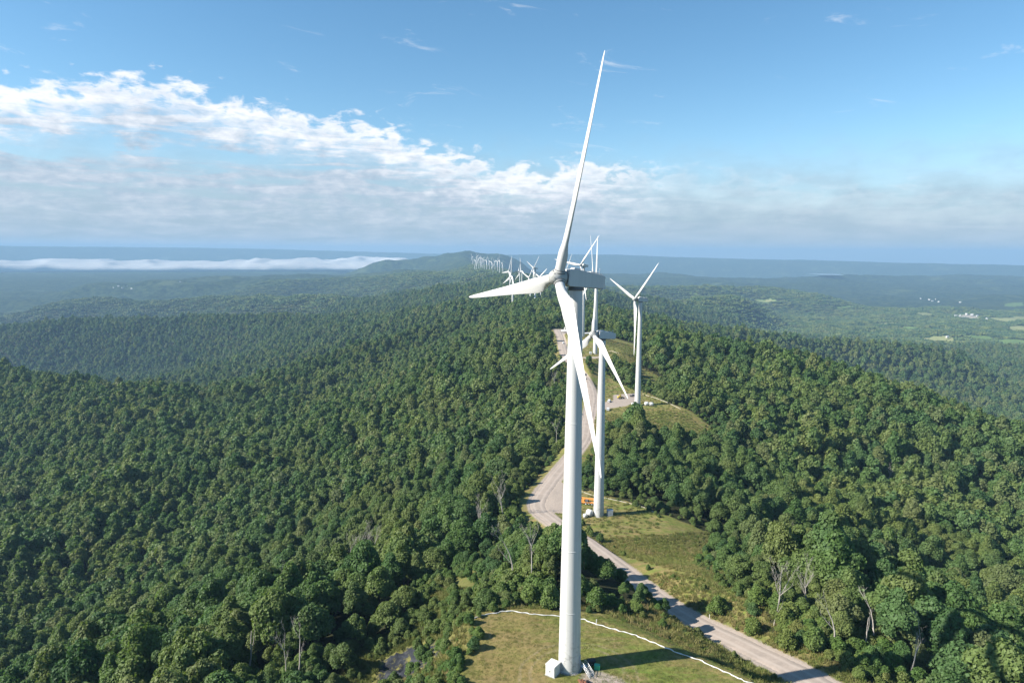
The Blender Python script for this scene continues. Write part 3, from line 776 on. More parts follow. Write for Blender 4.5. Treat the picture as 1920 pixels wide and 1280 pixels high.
# rough growth: nobody could count it
def in_poly_pts(P, sp, n=None):
    a = np.array(P); x = np.arange(a[:, 0].min(), a[:, 0].max(), sp); y = np.arange(a[:, 1].min(), a[:, 1].max(), sp)
    X, Y = np.meshgrid(x, y); X = X.ravel() + RSF.uniform(-.6, .6, X.size) * sp; Y = Y.ravel() + RSF.uniform(-.6, .6, Y.size) * sp
    m = poly_sd(X, Y, P) < 0; return X[m], Y[m]
def tuft_np(seed, n, h, w, spread):
    rs = np.random.RandomState(seed); a = rs.rand(n) * 6.283; r = spread * np.sqrt(rs.rand(n)); bx, by = r * np.cos(a), r * np.sin(a)
    l = rs.normal(size=(n, 2)) * .35 * h; hh = h * (.5 + .7 * rs.rand(n)); t = rs.rand(n) * 6.283; dx, dy = np.cos(t) * w, np.sin(t) * w
    V = np.stack([np.stack([bx - dx, by - dy, 0 * bx - .05], 1), np.stack([bx + dx, by + dy, 0 * bx - .05], 1), np.stack([bx + l[:, 0], by + l[:, 1], hh], 1)], 1).reshape(-1, 3)
    return V, np.arange(3 * n).reshape(-1, 3)
M_GRASS = foliage('mown_grass_blades', [(0, (.13, .19, .04)), (.35, (.18, .21, .05)), (.6, (.22, .2, .07)), (.85, (.27, .21, .10)), (1, (.16, .2, .045))], .2, .1)
M_TALL = foliage('tall_dry_grass', [(0, (.2, .19, .07)), (.3, (.26, .22, .09)), (.6, (.32, .25, .13)), (.85, (.16, .19, .05)), (1, (.11, .16, .04))], .2, .1)
GM = [npmesh('grass_tuft', *tuft_np(500 + i, 46, .17, .035, .55), M_GRASS) for i in range(3)]
TM = [npmesh('tall_grass_tuft', *tuft_np(520 + i, 60, .75, .06, .7), M_TALL) for i in range(3)]
gx, gy = in_poly_pts([(-12, 95), (60, 95), (60, 130), (36, 150), (-6, 158), (-12, 150)], .8)
k = dist_road(gx, gy)[0] > RW + .6; gx, gy = gx[k], gy[k]
n = len(gx); s = RSF.uniform(.5, 1.2, n)
gn_scatter('grass', np.stack([gx, gy, H(gx, gy)], 1), RSF.rand(n) * 6.3, np.stack([s, s, s * (.6 + .8 * vnoise(gx / 4, gy / 4))], 1), GM, 'short green and brown mown grass on the nearest pad', 'grass')
tx, ty = [], []
for P, sp in [([(36, 118), (90, 80), (100, 95), (60, 200), (48, 215), (25, 168), (-8, 163), (-10, 154), (20, 156), (36, 146), (56, 128)], 1.1),
              ([(28, 262), (66, 270), (95, 285), (96, 240), (72, 190), (64, 190), (40, 240)], 1.2), ([(50, 425), (128, 405), (140, 450), (128, 492), (60, 480)], 1.7),
              (PAD2, 2.1), (PAD3, 3.0), ([(60, 640), (150, 620), (170, 720), (130, 800), (60, 800)], 3.0), ([(-60, 110), (-10, 100), (-10, 185), (-50, 230), (-75, 200)], .95)]:
    a, b = in_poly_pts(P, sp); sd = clear_sd(a, b); d = dist_road(a, b)[0]
    pad = np.minimum.reduce([poly_sd(a, b, q) for q in (PAD1, PAD2, PAD3, PAD4)])
    gv = np.minimum.reduce([poly_sd(a, b, q) for q in GRAVEL]); m = (gv > .5) & (sd < 5) & (d > RW + 1.4) & ((pad > 1.2) | ((sp > 2) & (RSF.rand(len(a)) < .7))) & (poly_sd(a, b, ROCK) > -1); tx.append(a[m]); ty.append(b[m])
tx = np.concatenate(tx); ty = np.concatenate(ty); n = len(tx); s = RSF.uniform(.6, 1.35, n)
gn_scatter('long_grass', np.stack([tx, ty, H(tx, ty)], 1), RSF.rand(n) * 6.3, np.stack([s, s, s], 1), TM, 'long brownish grass and weeds on the banks and verges', 'grass')
# brambles and saplings along the wood edges
ex, ey = jgrid(90, 640, 4.2); sd = clear_sd(ex, ey); dr_ = dist_road(ex, ey)[0]
m = (sd > -2.5) & (sd < 7) & (np.abs(ex) < 200) & (dr_ > RW + 5); ex, ey = ex[m], ey[m]
bx, by = in_poly_pts([(-75, 95), (-8, 95), (-6, 190), (-40, 240), (-80, 220)], 2.1)
q1 = np.minimum(poly_sd(bx, by, ROCKCLEAR), poly_sd(bx, by, ROUGH)); q2 = poly_sd(bx, by, ROCK); q3 = poly_sd(bx, by, PAD1)
m = (q1 < 0) & (q3 > 1.5) & ((q2 > 1) | (RSF.rand(len(bx)) < .34)) & (vnoise(bx / 7, by / 7) > .36)
dq = np.array(DEADXY); cx_ = np.repeat(dq[:, 0], 26) + RSF.uniform(-8, 8, 26 * len(dq)); cy_ = np.repeat(dq[:, 1], 26) + RSF.uniform(-13, 7, 26 * len(dq))
ok = clear_sd(cx_, cy_) > 1; cx_, cy_ = cx_[ok], cy_[ok]
ex = np.concatenate([ex, bx[m], cx_]); ey = np.concatenate([ey, by[m], cy_]); n = len(ex); s = RSF.uniform(.22, .62, n); s[-len(cx_):] *= 1.7
gn_scatter('undergrowth', np.stack([ex, ey, H(ex, ey)], 1), RSF.rand(n) * 6.3, np.stack([s * 1.1, s * 1.1, s], 1), BM, 'low brambles and saplings along the edges of the clearings', 'undergrowth')

# ------------------------------------------------------------------ dead trees
def dead_mesh(seed, h, forks, lean=(0, 0), bend=0.0, twig=True):
    rg = random.Random(seed); m = MB()
    def grow(p, d, l, r, lev):
        pts = [p]; rr = [r]; q = p.copy(); dd = d.copy(); n = 4
        for i in range(n):
            dd = (dd + Vector((rg.uniform(-1, 1), rg.uniform(-1, 1), rg.uniform(-.1, .5))) * (.10 + bend * .1)).normalized(); q = q + dd * l / n; pts.append(q.copy()); rr.append(r * (1 - .17 * (i + 1)))
        m.tube(pts, rr, 6 if lev < 2 else 3)
        if lev < (4 if twig else 2):
            for i in range(forks if lev == 0 else 3):
                t = rg.randrange(2, n + 1) if lev == 0 else rg.randrange(1, n + 1); a = rg.uniform(0, 2 * PI)
                nd = (dd + Vector((math.cos(a), math.sin(a), .25)) * rg.uniform(.35, .75)).normalized()
                grow(pts[t], nd, l * rg.uniform(.32, .55), max(.02, rr[t] * .62), lev + 1)
    grow(Vector((0, 0, -1)), Vector((lean[0], lean[1], 1)).normalized(), h * .66, h * .0155, 0)
    return m.mesh('bare_trunk', M_DEADW)
DM = [dead_mesh(1, 17, 7), dead_mesh(2, 16, 9), dead_mesh(3, 17, 3, (.15, 0), 1.2), dead_mesh(4, 16, 1, (.1, 0), .3, False), dead_mesh(5, 17, 4, (-.25, .1), .8), dead_mesh(6, 17, 5, (0, 0), .4)]
for (a, b, s, k, lb), (x, y) in zip(DEAD, DEADXY):
    e = empty('dead_tree', (x, y, HH(x, y)), lb, 'dead tree', 'bare dead trees standing in the wood', a * .7); e.scale = (s, s, s)
    link(DM[k], 'trunk', e)

# ------------------------------------------------------------------ wind turbines
BS = [(.028, 1.86, 1.0, 0), (.06, 1.86, 1.0, 0), (.09, 2.0, .86, 2), (.125, 2.45, .62, 8), (.165, 2.95, .42, 12), (.21, 3.1, .34, 12), (.28, 2.85, .29, 10), (.38, 2.45, .25, 7.5), (.5, 2.03, .22, 5), (.62, 1.65, .2, 3.3), (.74, 1.3, .18, 2), (.85, 1.0, .17, 1), (.93, .74, .16, .4), (.975, .5, .15, 0), (.995, .26, .15, 0), (1.0, .06, .15, 0)]
def blade_mb(L, prebend=.8, n=28):
    """blade along +z; leading edge towards +x, wind side towards -y"""
    V = []; Fs = []
    for (t, c, th, tw) in BS:
        z = t * L; circ = min(1, max(0, (th - .42) / .5)); le = .5 * circ + .30 * (1 - circ)
        for k in range(n):
            q = 2 * PI * k / n
            xc = .5 * (1 + math.cos(q)); yt = math.sin(q) * .5
            foil = 5 * (.2969 * math.sqrt(max(xc, 0)) - .126 * xc - .3516 * xc ** 2 + .2843 * xc ** 3 - .1015 * xc ** 4)
            yf = foil * (1 if math.sin(q) >= 0 else -.75) * th * c
            x = (le - xc) * c; y = yf * (1 - circ) + yt * c * circ
            a = R(tw + 3)
            V.append((x * math.cos(a) - y * math.sin(a), -(x * math.sin(a) + y * math.cos(a)) - prebend * t * t * 1.0, z))
    m = len(BS)
    for i in range(m - 1):
        for k in range(n): k2 = (k + 1) % n; Fs.append((i * n + k, i * n + k2, (i + 1) * n + k2, (i + 1) * n + k))
    Fs.append(tuple(range((m - 1) * n, m * n)))
    return MB().add(V, Fs, None, True)
def rotor_frame(al, tilt):
    a = Vector((-math.cos(al) * math.cos(tilt), -math.sin(al) * math.cos(tilt), math.sin(tilt)))
    u = Vector((-math.sin(al), math.cos(al), 0)); v = u.cross(a); v = v if v.z > 0 else -v
    return a, u, v
BLADE = blade_mb(40.6).mesh('blade', M_WHITE); BLADE_LO = blade_mb(40.6, n=12).mesh('blade', M_WHITE)
def lathe(m, prof, n=40, M=None):
    V = [(r * math.cos(2 * PI * k / n), r * math.sin(2 * PI * k / n), z) for (z, r) in prof for k in range(n)]
    Fs = [(i * n + k, i * n + (k + 1) % n, (i + 1) * n + (k + 1) % n, (i + 1) * n + k) for i in range(len(prof) - 1) for k in range(n)]
    return m.add(V, Fs, M, True)
HT = 80.0
def tower_mesh(n=64):
    m = MB(); prof = [(-1.0, 2.27)]
    for (z, r) in [(0, 2.27), (13, 2.12), (26, 1.97), (52, 1.62), (76, 1.3), (78.0, 1.27)]:
        prof.append((z, r))
    pp = []
    for i in range(len(prof) - 1):
        (z0, r0), (z1, r1) = prof[i], prof[i + 1]
        for k in range(6): t = k / 6; pp.append((z0 + (z1 - z0) * t, r0 + (r1 - r0) * t))
    pp.append(prof[-1])
    lathe(m, pp, n); return m
def mast_mb():
    m = MB()
    return m
TOWER = tower_mesh().mesh('tower', M_TOWER); TOWER_LO = tower_mesh(20).mesh('tower', M_TOWER)
flange = MB()
for z, r in ((13, 2.12), (26, 1.97), (52, 1.62)): lathe(flange, [(z - .09, r + .004), (z - .08, r + .022), (z + .08, r + .022), (z + .09, r + .0)], 64)
FLANGE = flange.mesh('flange', M_TOWER)
bolts = MB(); lathe(bolts, [(-.5, 2.62), (.16, 2.62), (.16, 2.28)], 48)
for k in range(48):
    q = 2 * PI * k / 48; bolts.tube([(2.45 * math.cos(q), 2.45 * math.sin(q), .1), (2.45 * math.cos(q), 2.45 * math.sin(q), .34)], .05, 6)
FOOT = bolts.mesh('foundation_ring', M_CONC)
door = MB(); door.box((0, 0, 1.1), (.9, .08, 2.1), None, .03); DOOR = door.mesh('door', M_GREYP)
# nacelle: local frame x' = towards the rotor, y' = side, z' = up
nm = MB(); prof = [(2.35, -1.30), (2.35, 1.62), (1.2, 1.78), (-2.4, 1.46), (-5.25, 1.08), (-5.55, .86), (-5.62, -1.1), (-5.3, -1.42), (-1.6, -1.5), (1.9, -1.5)]
nm.prism(prof, 3.0)
NAC = nm.mesh('nacelle', M_WHITE)
def bevel_mesh(me, off):
    bm = bmesh.new(); bm.from_mesh(me); bmesh.ops.recalc_face_normals(bm, faces=bm.faces[:])
    bmesh.ops.bevel(bm, geom=bm.edges[:], offset=off, segments=3, affect='EDGES', profile=.6); bm.to_mesh(me); bm.free(); return me
bevel_mesh(NAC, .12)
tm = MB(); tm.prism([(1.1, 1.74), (-.3, 1.66), (-.5, 1.98), (.9, 2.08)], 1.5); HATCH = bevel_mesh(tm.mesh('roof_hatch', M_WHITE), .05)
tm = MB(); tm.prism([(-2.6, 1.40), (-4.2, 1.20), (-4.2, 1.44), (-2.7, 1.62)], 1.7); COOL = bevel_mesh(tm.mesh('cooler', M_GREYP), .04)
tm = MB(); tm.box((-1.7, 0, -1.52), (7.2, 2.5, .1)); SKID = tm.mesh('underside_seal', M_SEAM)
tm = MB()
for s in (-.55, .55):
    tm.tube([(-4.7, s, 1.0), (-4.7, s, 2.25)], .035, 6); tm.tube([(-4.7, s - .16, 2.3), (-4.7, s + .16, 2.3)], .05, 6)
tm.tube([(-4.7, -.55, 1.7), (-4.7, .55, 1.7)], .025, 6); MAST = tm.mesh('wind_sensor_mast', M_STEEL)
tm = MB()
for q in (-1, 1): tm.tube([(1.6, q * 1.3, 1.64), (1.6, q * 1.3, 1.95), (-4.4, q * 1.2, 1.52), (-4.4, q * 1.2, 1.12)], .025, 5)
RAIL = tm.mesh('roof_rail', M_STEEL)
hubm = MB(); prof = [(-1.25, .02), (-1.25, 1.38), (-1.1, 1.46), (-.9, 1.5), (0.3, 1.52), (1.1, 1.32), (1.55, 1.02), (1.85, .62), (1.98, .25), (2.0, .02)]
lathe(hubm, prof, 40)
HUBL = hubm.mesh('hub', M_HUB)
collar = MB(); lathe(collar, [(.7, 1.12), (1.42, 1.12), (1.5, 1.04), (1.55, .9)], 40); COLLAR = collar.mesh('blade_collar', M_HUB)
seal = MB(); NECK = lathe(MB(), [(-1.9, .02), (-1.9, 1.15), (-1.2, 1.15)], 32).mesh('neck', M_SEAM); lathe(seal, [(1.12, 1.12), (1.12, 1.17), (1.26, 1.17), (1.26, 1.12)], 40); lathe(seal, [(1.50, .90), (1.50, 1.03), (1.64, 1.03), (1.64, .9)], 40); SEAL = seal.mesh('blade_seal', M_SEAM)
yaw = MB(); lathe(yaw, [(77.85, 1.27), (77.85, 1.5), (78.35, 1.5), (78.6, 1.1)], 48); YAW = yaw.mesh('yaw_ring', M_SEAM)
ports = MB()
for k in range(9):
    q = 2 * PI * k / 9 + .2; c = Vector((math.cos(q) * 1.17, math.sin(q) * 1.17, 1.33)); nn = Vector((math.cos(q), math.sin(q), .9)).normalized()
    ports.tube([c - nn * .05, c + nn * .06], .1, 8)
PORTS = ports.mesh('port_covers', M_SEAM)

def turbine(loc, al, ph, label, L=40.6, cone=-2.4, tilt=4.6, ov=3.9, detail=2, group='white wind turbines along the ridge'):
    al, ph, cone, tilt = R(al), R(ph), R(cone), R(tilt)
    t = empty('wind_turbine', loc, label, 'wind turbine', group)
    link(TOWER if detail == 2 else TOWER_LO, 'tower', t)
    a, u, v = rotor_frame(al, tilt)
    side = a.cross(Vector((0, 0, 1))).normalized(); upn = side.cross(a).normalized()
    Mn = Matrix((( a.x, side.x, upn.x, 0), (a.y, side.y, upn.y, 0), (a.z, side.z, upn.z, HT), (0, 0, 0, 1)))
    nac = link(NAC, 'nacelle', t); nac.matrix_local = Mn
    hubc = Vector((0, 0, HT)) + a * ov
    # frame whose z is the rotor axis
    x = u; y = a.cross(u)
    Mh = Matrix(((x.x, y.x, a.x, hubc.x), (x.y, y.y, a.y, hubc.y), (x.z, y.z, a.z, hubc.z), (0, 0, 0, 1)))
    hub = link(HUBL, 'hub', t); hub.matrix_local = Mh
    if detail == 2: link(NECK, 'neck', hub)
    if detail:
        link(FOOT, 'foundation_ring', t)
        link(YAW, 'yaw_ring', t)
        for me in (HATCH, MAST): link(me, me.name, nac)
    if detail == 2:
        link(FLANGE, 'flange', t)
        for me in (COOL, RAIL, SKID): link(me, me.name, nac)
        link(PORTS, 'port_covers', hub)
    for k in range(3):
        q = ph + k * 2 * PI / 3
        rad = u * math.cos(q) + v * math.sin(q); tang = -u * math.sin(q) + v * math.cos(q)
        d = (rad * math.cos(cone) - a * math.sin(cone)).normalized()
        wy = -(a * math.cos(cone) + rad * math.sin(cone)).normalized()          # +y local = downwind
        xx = tang
        M = Matrix(((xx.x, wy.x, d.x, hubc.x), (xx.y, wy.y, d.y, hubc.y), (xx.z, wy.z, d.z, hubc.z), (0, 0, 0, 1)))
        b = link(BLADE if detail == 2 else BLADE_LO, 'blade', t); b.matrix_local = M @ Matrix.Diagonal((1 if detail else 1.8, 1 if detail else 1.8, L / 40.6, 1))
        if detail:
            c = link(COLLAR, 'blade_collar', hub); c.matrix_local = Mh.inverted() @ M
            if detail == 2: c2 = link(SEAL, 'blade_seal', t); c2.matrix_local = M
    return t

T1 = turbine((12.2, 130.9, 0), 24.2, -9.0, 'nearest and largest white wind turbine on the mown grass pad', L=40.0, cone=-2.7, tilt=4.7)
T2 = turbine((38.5, 287.8, -29.6), 21.3, -30.1, 'second nearest wind turbine right behind the largest one on a brown pad', L=41, cone=-2.0, tilt=4.5, ov=4.4)
T3 = turbine((95.2, 506, -29.2), 19.3, 259.4, 'white wind turbine with a V of two raised blades right of the others', L=41.6, cone=-1.1, tilt=3.2, ov=4.8)
T4 = turbine((84.5, 686, -17), 14, 72.8, 'fourth wind turbine whose tower foot shows behind the second hub', L=41.5, detail=1)
T5 = turbine((80, 768, -9.5), 40, 128.4, 'wind turbine behind the largest nacelle with one dark backlit blade', L=41.5, cone=-1.3, tilt=6, ov=5.5, detail=1)
FAR = [ # px of tower, distance, yaw, phase, label
    (1062, 1000, 22, 8, 'wind turbine hidden mostly behind the nearest blade root'),
    (1004, 1440, 20, 20, 'wind turbine standing on the bright pad below the horizontal blade'),
    (961.5, 1420, 20, 94, 'tall far wind turbine left of the horizontal blade tip with one blade straight up'),
    (1014.5, 1806, 35, 25, 'far wind turbine just left of the nearest rotor hub'),
    (956.5, 1930, 25, 112, 'far wind turbine partly overlapped by the one with its blade straight up'),
    (975, 1900, -20, 62, 'left one of the twin far towers above the horizontal blade'),
    (979, 2080, 25, -42, 'right one of the twin far towers above the horizontal blade'),
    (995, 1650, 20, 135, 'far wind turbine between the twin towers and the nearest hub')]
for k, (a, D, al, ph, lb) in enumerate(FAR):
    d = ray(a, 500); x, y = d.x / d.y * D, D
    z = HH(x, y) - CURV * D * D
    turbine((x, y, z), al, ph, lb, L=40.6, detail=1 if k < 2 else 0, group='far wind turbines on the next hill' if k else 'white wind turbines along the ridge')
CLU = [(943, 4300), (933, 4700), (918, 5100), (908, 5250), (901.5, 5450), (894, 5600), (937, 4100), (924.6, 4500), (922, 4900), (928, 5300), (912.6, 4900), (905.5, 5500), (903, 5700), (900.5, 5900), (898, 5300), (895.5, 6100), (893, 5000), (890, 5150), (886, 6200)]
CW = ['rightmost pale', 'paler right hand', 'short central', 'slender central', 'middle', 'slender left hand', 'rightmost', 'second from the right', 'third from the right', 'fourth from the right', 'separate', 'sixth', 'seventh', 'eighth', 'ninth', 'tenth', 'third from the left', 'second from the left', 'leftmost faint']
for k, (a, D) in enumerate(CLU):
    d = ray(a, 495); x, y = d.x / d.y * D, D
    z = HH(x, y) - CURV * D * D
    turbine((x, y, z), rnd.uniform(5, 35), rnd.uniform(0, 120), CW[k] + ' tiny turbine of the distant cluster on the skyline hill', L=41, detail=0, group='distant cluster of wind turbines on the far hill')

# steps with railings at the nearest tower's door
st = link(DOOR, 'door', T1); st.location = (2.05, -.95, 1.35); st.rotation_euler = (0, 0, R(65))
st['label'] = 'grey service door at the head of the steps'
m = MB()
for k in range(7): m.box((0, -.3 * k - .5, 1.25 - .2 * k), (1.0, .3, .05))
m.box((0, 0, 1.3), (1.2, 1.0, .06))
for s in (-.52, .52):
    m.tube([(s, .4, 1.3), (s, -.4, 1.3), (s, -2.6, -.1)], .05, 6)
    for z in (.5, .95): m.tube([(s, .4, 1.3 + z), (s, -.4, 1.3 + z), (s, -2.5, z - .0)], .04, 6)
    for y0 in (.4, -.4, -1.1, -1.8, -2.5):
        zz = 1.3 if y0 > -.5 else 1.3 + (y0 + .4) * .64; m.tube([(s, y0, zz - .3), (s, y0, zz + .98)], .04, 6)
stp = m.build('access_stairs', M_STEEL, T1); stp.location = (2.9, -1.1, 0); stp.rotation_euler = (0, 0, R(35))

# ------------------------------------------------------------------ things standing on the pads
def cabinet(px, py, size, mat, label, name='transformer_cabinet', cat='electrical cabinet', rz=0.0, loc=None, s=1.0):
    g = Vector(loc) if loc else ground(px, py)
    e = empty(name, g, label, cat, None, rz)
    w, d, h = size
    m = MB(); m.box((0, 0, h / 2 + .12), (w, d, h), None, .05); m.build('body', mat, e)
    m = MB(); m.box((0, 0, h + .19), (w + .16, d + .16, .12), None, .03); m.build('lid', mat, e)
    m = MB(); m.box((0, 0, -.05), (w + .3, d + .3, .3)); m.build('plinth', M_CONC, e)
    for q in (-1, 1):
        m = MB(); m.box((q * w * .24, -d / 2 - .02, h * .5 + .1), (w * .44, .05, h * .82), None, .015); dd = m.build('door', mat, e)
        m = MB(); m.box((q * w * .06, -d / 2 - .08, h * .55), (.05, .06, .25)); m.build('handle', M_STEEL, dd)
    return e
cabinet(0, 0, (2.1, 2.3, 2.2), M_BOXW, 'white boxy transformer cabinet left of the nearest tower foot', rz=R(-35), loc=(8.7, 129.0, 0))
cabinet(0, 0, (2.0, 2.2, 2.0), M_BOXW, 'white cabinet left of the third tower foot', loc=(91.2, 503.5, -29.2))
cabinet(0, 0, (2.6, 2.2, 2.6), M_BLUEG, 'blue grey cabinet in the shade right of the second tower foot', loc=(43.4, 287.6, -29.6))
cabinet(0, 0, (2.4, 2.2, 2.2), M_BOXW, 'white cabinet left of the fourth tower foot', loc=(79.6, 684, -17))
cabinet(0, 0, (1.5, 1.1, .9), M_DARK, 'low dark box in the tower shadow behind the green crate', 'storage_box', 'box', R(10), loc=(16.9, 132.2, 0))
e = empty('crate', (17.9, 130.6, 0), 'bright green crate at the edge of the tower shadow', 'crate', rz=R(-12))
m = MB(); m.box((0, 0, .5), (1.1, .9, .9), None, .04); m.build('body', M_GREEN, e)
m = MB(); m.box((0, 0, 1.0), (1.18, .98, .1), None, .03); m.build('lid', M_GREEN, e)
m = MB()
for q in (-.4, .4): m.box((q, 0, .03), (.12, .9, .08))
m.build('runner', M_DARK, e)
e = empty('rubble_pile', (14.6, 126.2, 0), 'small pile of reddish scrap at the bottom edge near the steps', 'scrap pile')
m = MB(); rg = random.Random(4)
for k in range(16):
    Mx = Matrix.Translation((rg.uniform(-.8, .8), rg.uniform(-.4, .4), rg.uniform(.05, .4))) @ Matrix.Rotation(rg.uniform(0, 3), 4, (rg.random(), rg.random(), 1)); m.box((0, 0, 0), (rg.uniform(.3, .9), rg.uniform(.2, .5), rg.uniform(.1, .3)), Mx, .02)
m.build('boards', M_REDBR, e)
m = MB()
for k in range(5):
    Mx = Matrix.Translation((.7 + rg.uniform(-.3, .3), rg.uniform(-.3, .3), rg.uniform(.1, .5))) @ Matrix.Rotation(rg.uniform(0, 3), 4, (rg.random(), 1, .4)); m.box((0, 0, 0), (.6, .4, .25), Mx, .05)
m.build('tarpaulin', M_DARK, e)

# white erosion sock round the nearest pad
SOCK = [(884, 1162), (893, 1160), (905, 1155), (930, 1150), (955, 1148), (985, 1150), (1010, 1154), (1048, 1157), (1075, 1160), (1095, 1163), (1112, 1170), (1140, 1178), (1165, 1185), (1190, 1191), (1210, 1200), (1240, 1212), (1270, 1225), (1310, 1238), (1345, 1255), (1378, 1270), (1400, 1280), (1430, 1294)]
pts = []
for a, b in SOCK:
    g = ground(a, b); pts.append((g.x, g.y, g.z))
pts = [(x + .12 * math.sin(i * 2.1), y + .15 * math.sin(i * 1.3), HH(x, y) + .17) for i, (x, y, z) in enumerate(catmull(pts, 6))]
m = MB(); m.tube(pts, [.11 + .035 * math.sin(i * 1.9) + (.07 if i % 23 == 0 else 0) for i in range(len(pts))], 8)
tag(m.build('erosion_sock', M_SOCK), 'long white fabric erosion sock curving round the nearest pad', 'erosion sock')
def sock(P, z, r, label):
    pts = catmull([(*W(a, b, z), z) for a, b in P], 5); pts = [(x, y, HH(x, y) + r * .8) for x, y, _ in pts]
    m = MB(); m.tube(pts, r, 6); tag(m.build('erosion_sock', M_SOCK2), label, 'erosion sock')
sock([(1091, 921), (1113, 929), (1140, 935), (1170, 941), (1205, 950), (1235, 964)], -29.6, .15, 'thin pale erosion sock along the far edge of the second pad')
sock([(1203, 738), (1222, 744), (1240, 750), (1262, 760), (1276, 767)], -29.2, .2, 'thin pale erosion sock along the edge of the third pad')
sock([(1140, 658), (1150, 659), (1161, 663)], -17, .25, 'short pale erosion sock beside the fourth pad')
# roadside marker posts
for a, b, lb, hh_ in [(1118, 1172, 'short white marker post standing behind the erosion sock', 1.3), (1330, 1160, 'white roadside marker lying on the far verge of the road', 1.2)]:
    g = ground(a, b); e = empty('marker_post', g, lb, 'marker post')
    m = MB(); m.tube([(0, 0, -.2), (.05, 0, hh_)], .09, 8); m.build('post', M_BOXW, e); m = MB(); m.tube([(.05, 0, hh_), (.055, 0, hh_ + .08)], .11, 8); m.build('cap', M_GREYP, e)

def drum(loc, r, l, rz, label, mat=M_WHITE):
    e = empty('rotor_hub_casting', loc, label, 'spare hub', None, rz)
    m = MB(); lathe(m, [(-l / 2, .05), (-l / 2, r * .9), (-l * .4, r), (l * .25, r), (l * .42, r * .75), (l * .5, r * .3), (l * .52, .02)], 28, Matrix.Translation((0, 0, r)) @ Matrix.Rotation(PI / 2, 4, 'Y')); m.build('shell', mat, e)
    m = MB(); lathe(m, [(-l / 2 - .04, .05), (-l / 2 - .04, r * .72)], 24, Matrix.Translation((0, 0, r)) @ Matrix.Rotation(PI / 2, 4, 'Y')); m.build('end_plate', M_GREYP, e)
    m = MB()
    for q in (-1, 1): m.box((q * l * .28, 0, .12), (.3, r * 1.6, .26))
    m.build('cradle', M_SEAM, e); return e
drum((34.6, 287.2, -29.6), 1.5, 2.6, R(-40), 'silvery spare hub casting left of the second tower foot')
drum((32.2, 285.3, -29.6), .95, 1.5, R(200), 'small white spare part half hidden by the nearest tower')
drum((101.6, 505, -29.2), 1.5, 2.9, R(190), 'left white spare hub right of the third tower foot')
drum((105.4, 504, -29.2), 1.4, 2.9, R(-5), 'right white spare hub right of the third tower foot')

def wheel(e, x, y, r, w, name='wheel'):
    m = MB(); m.tube([(x, y - w / 2, r), (x, y + w / 2, r)], r, 16); o = m.build(name, M_DARK, e)
    m = MB(); m.tube([(x, y - w / 2 - .02, r), (x, y + w / 2 + .02, r)], r * .52, 12); m.build('rim', M_BOXW, o)
def crane(loc, rz, label):
    e = empty('mobile_crane', loc, label, 'crane truck', None, rz)
    m = MB(); m.box((0, 0, 1.05), (11.0, 2.3, .55), None, .08); m.build('chassis', M_ORANGE, e)
    m = MB(); m.prism([(-4.9, 1.35), (-5.4, 1.6), (-5.3, 2.4), (-4.7, 3.0), (-3.5, 3.0), (-3.4, 1.35)], 2.3); c = m.build('cab', M_ORANGE, e)
    m = MB(); m.prism([(-5.38, 2.05), (-5.28, 2.45), (-4.85, 2.85), (-4.9, 2.6), (-5.2, 2.1)], 2.0); m.build('windscreen', M_GLASS, c)
    m = MB(); m.box((-.6, .2, 1.95), (3.4, 2.1, 1.2), None, .1); m.build('slewing_deck', M_ORANGE, e)
    m = MB(); m.box((-1.6, -.75, 2.7), (1.5, .75, 1.3), None, .08); c = m.build('operator_cab', M_ORANGE, e)
    m = MB(); m.box((-1.75, -1.13, 2.85), (1.1, .04, .75)); m.build('window', M_GLASS, c)
    m = MB(); m.box((1.4, .35, 2.55), (8.6, .75, .8), None, .06); m.box((5.9, .35, 2.5), (1.0, .55, .6), None, .04); m.build('boom', M_ORANGE, e)
    m = MB(); m.box((2.2, 0, 1.9), (1.3, 2.2, 1.1), None, .08); m.build('counterweight', M_SEAM, e)
    for x in (-4.4, -3.0, 1.8, 3.2, 4.6):
        for y in (-1.1, 1.1): wheel(e, x, y, .62, .42)
    return e
g = Vector((*W(1106, 944, -29.6), -29.6)); crane((g.x - 3.5, g.y, g.z), R(-16), 'orange mobile crane carrier parked behind the second tower')
def pickup(px, py, z, rz, mat, label, van=False):
    x, y = W(px, py, z); e = empty('pickup_truck', (x, y, HH(x, y) + .05), label, 'pickup truck', None, rz)
    m = MB(); m.prism([(-2.7, .45), (-2.75, 1.05), (-.6, 1.12), (1.2, 1.15), (2.5, 1.0), (2.7, .8), (2.7, .45)], 1.85); m.build('body', mat, e)
    m = MB(); m.prism([(-.75, 1.12), (-.6, 1.85), (.7, 1.88), (1.35, 1.15)], 1.6); m.build('cab', mat, e)
    m = MB(); m.prism([(-.5, 1.22), (-.42, 1.72), (.6, 1.74), (1.05, 1.22)], 1.64); m.build('side_windows', M_GLASS, e)
    m = MB(); m.box((-1.7, 0, 1.14), (1.7, 1.5, .06)); m.build('load_bed', M_DARK, e)
    for a in (-1.75, 1.75):
        for b in (-.82, .82): wheel(e, a, b, .4, .26)
    return e
pickup(1142, 753, -29.2, R(70), M_CARW, 'white pickup just right of the second tower, upper of two')
pickup(1140, 769, -29.2, R(80), M_CARW, 'white pickup just right of the second tower, lower of two')
pickup(1187, 743, -29.2, R(10), M_CARD, 'dark pickup parked left of the third tower')
pickup(1056, 646, -15, R(95), M_CARW, 'white pickup on the road left of the nearest tower')
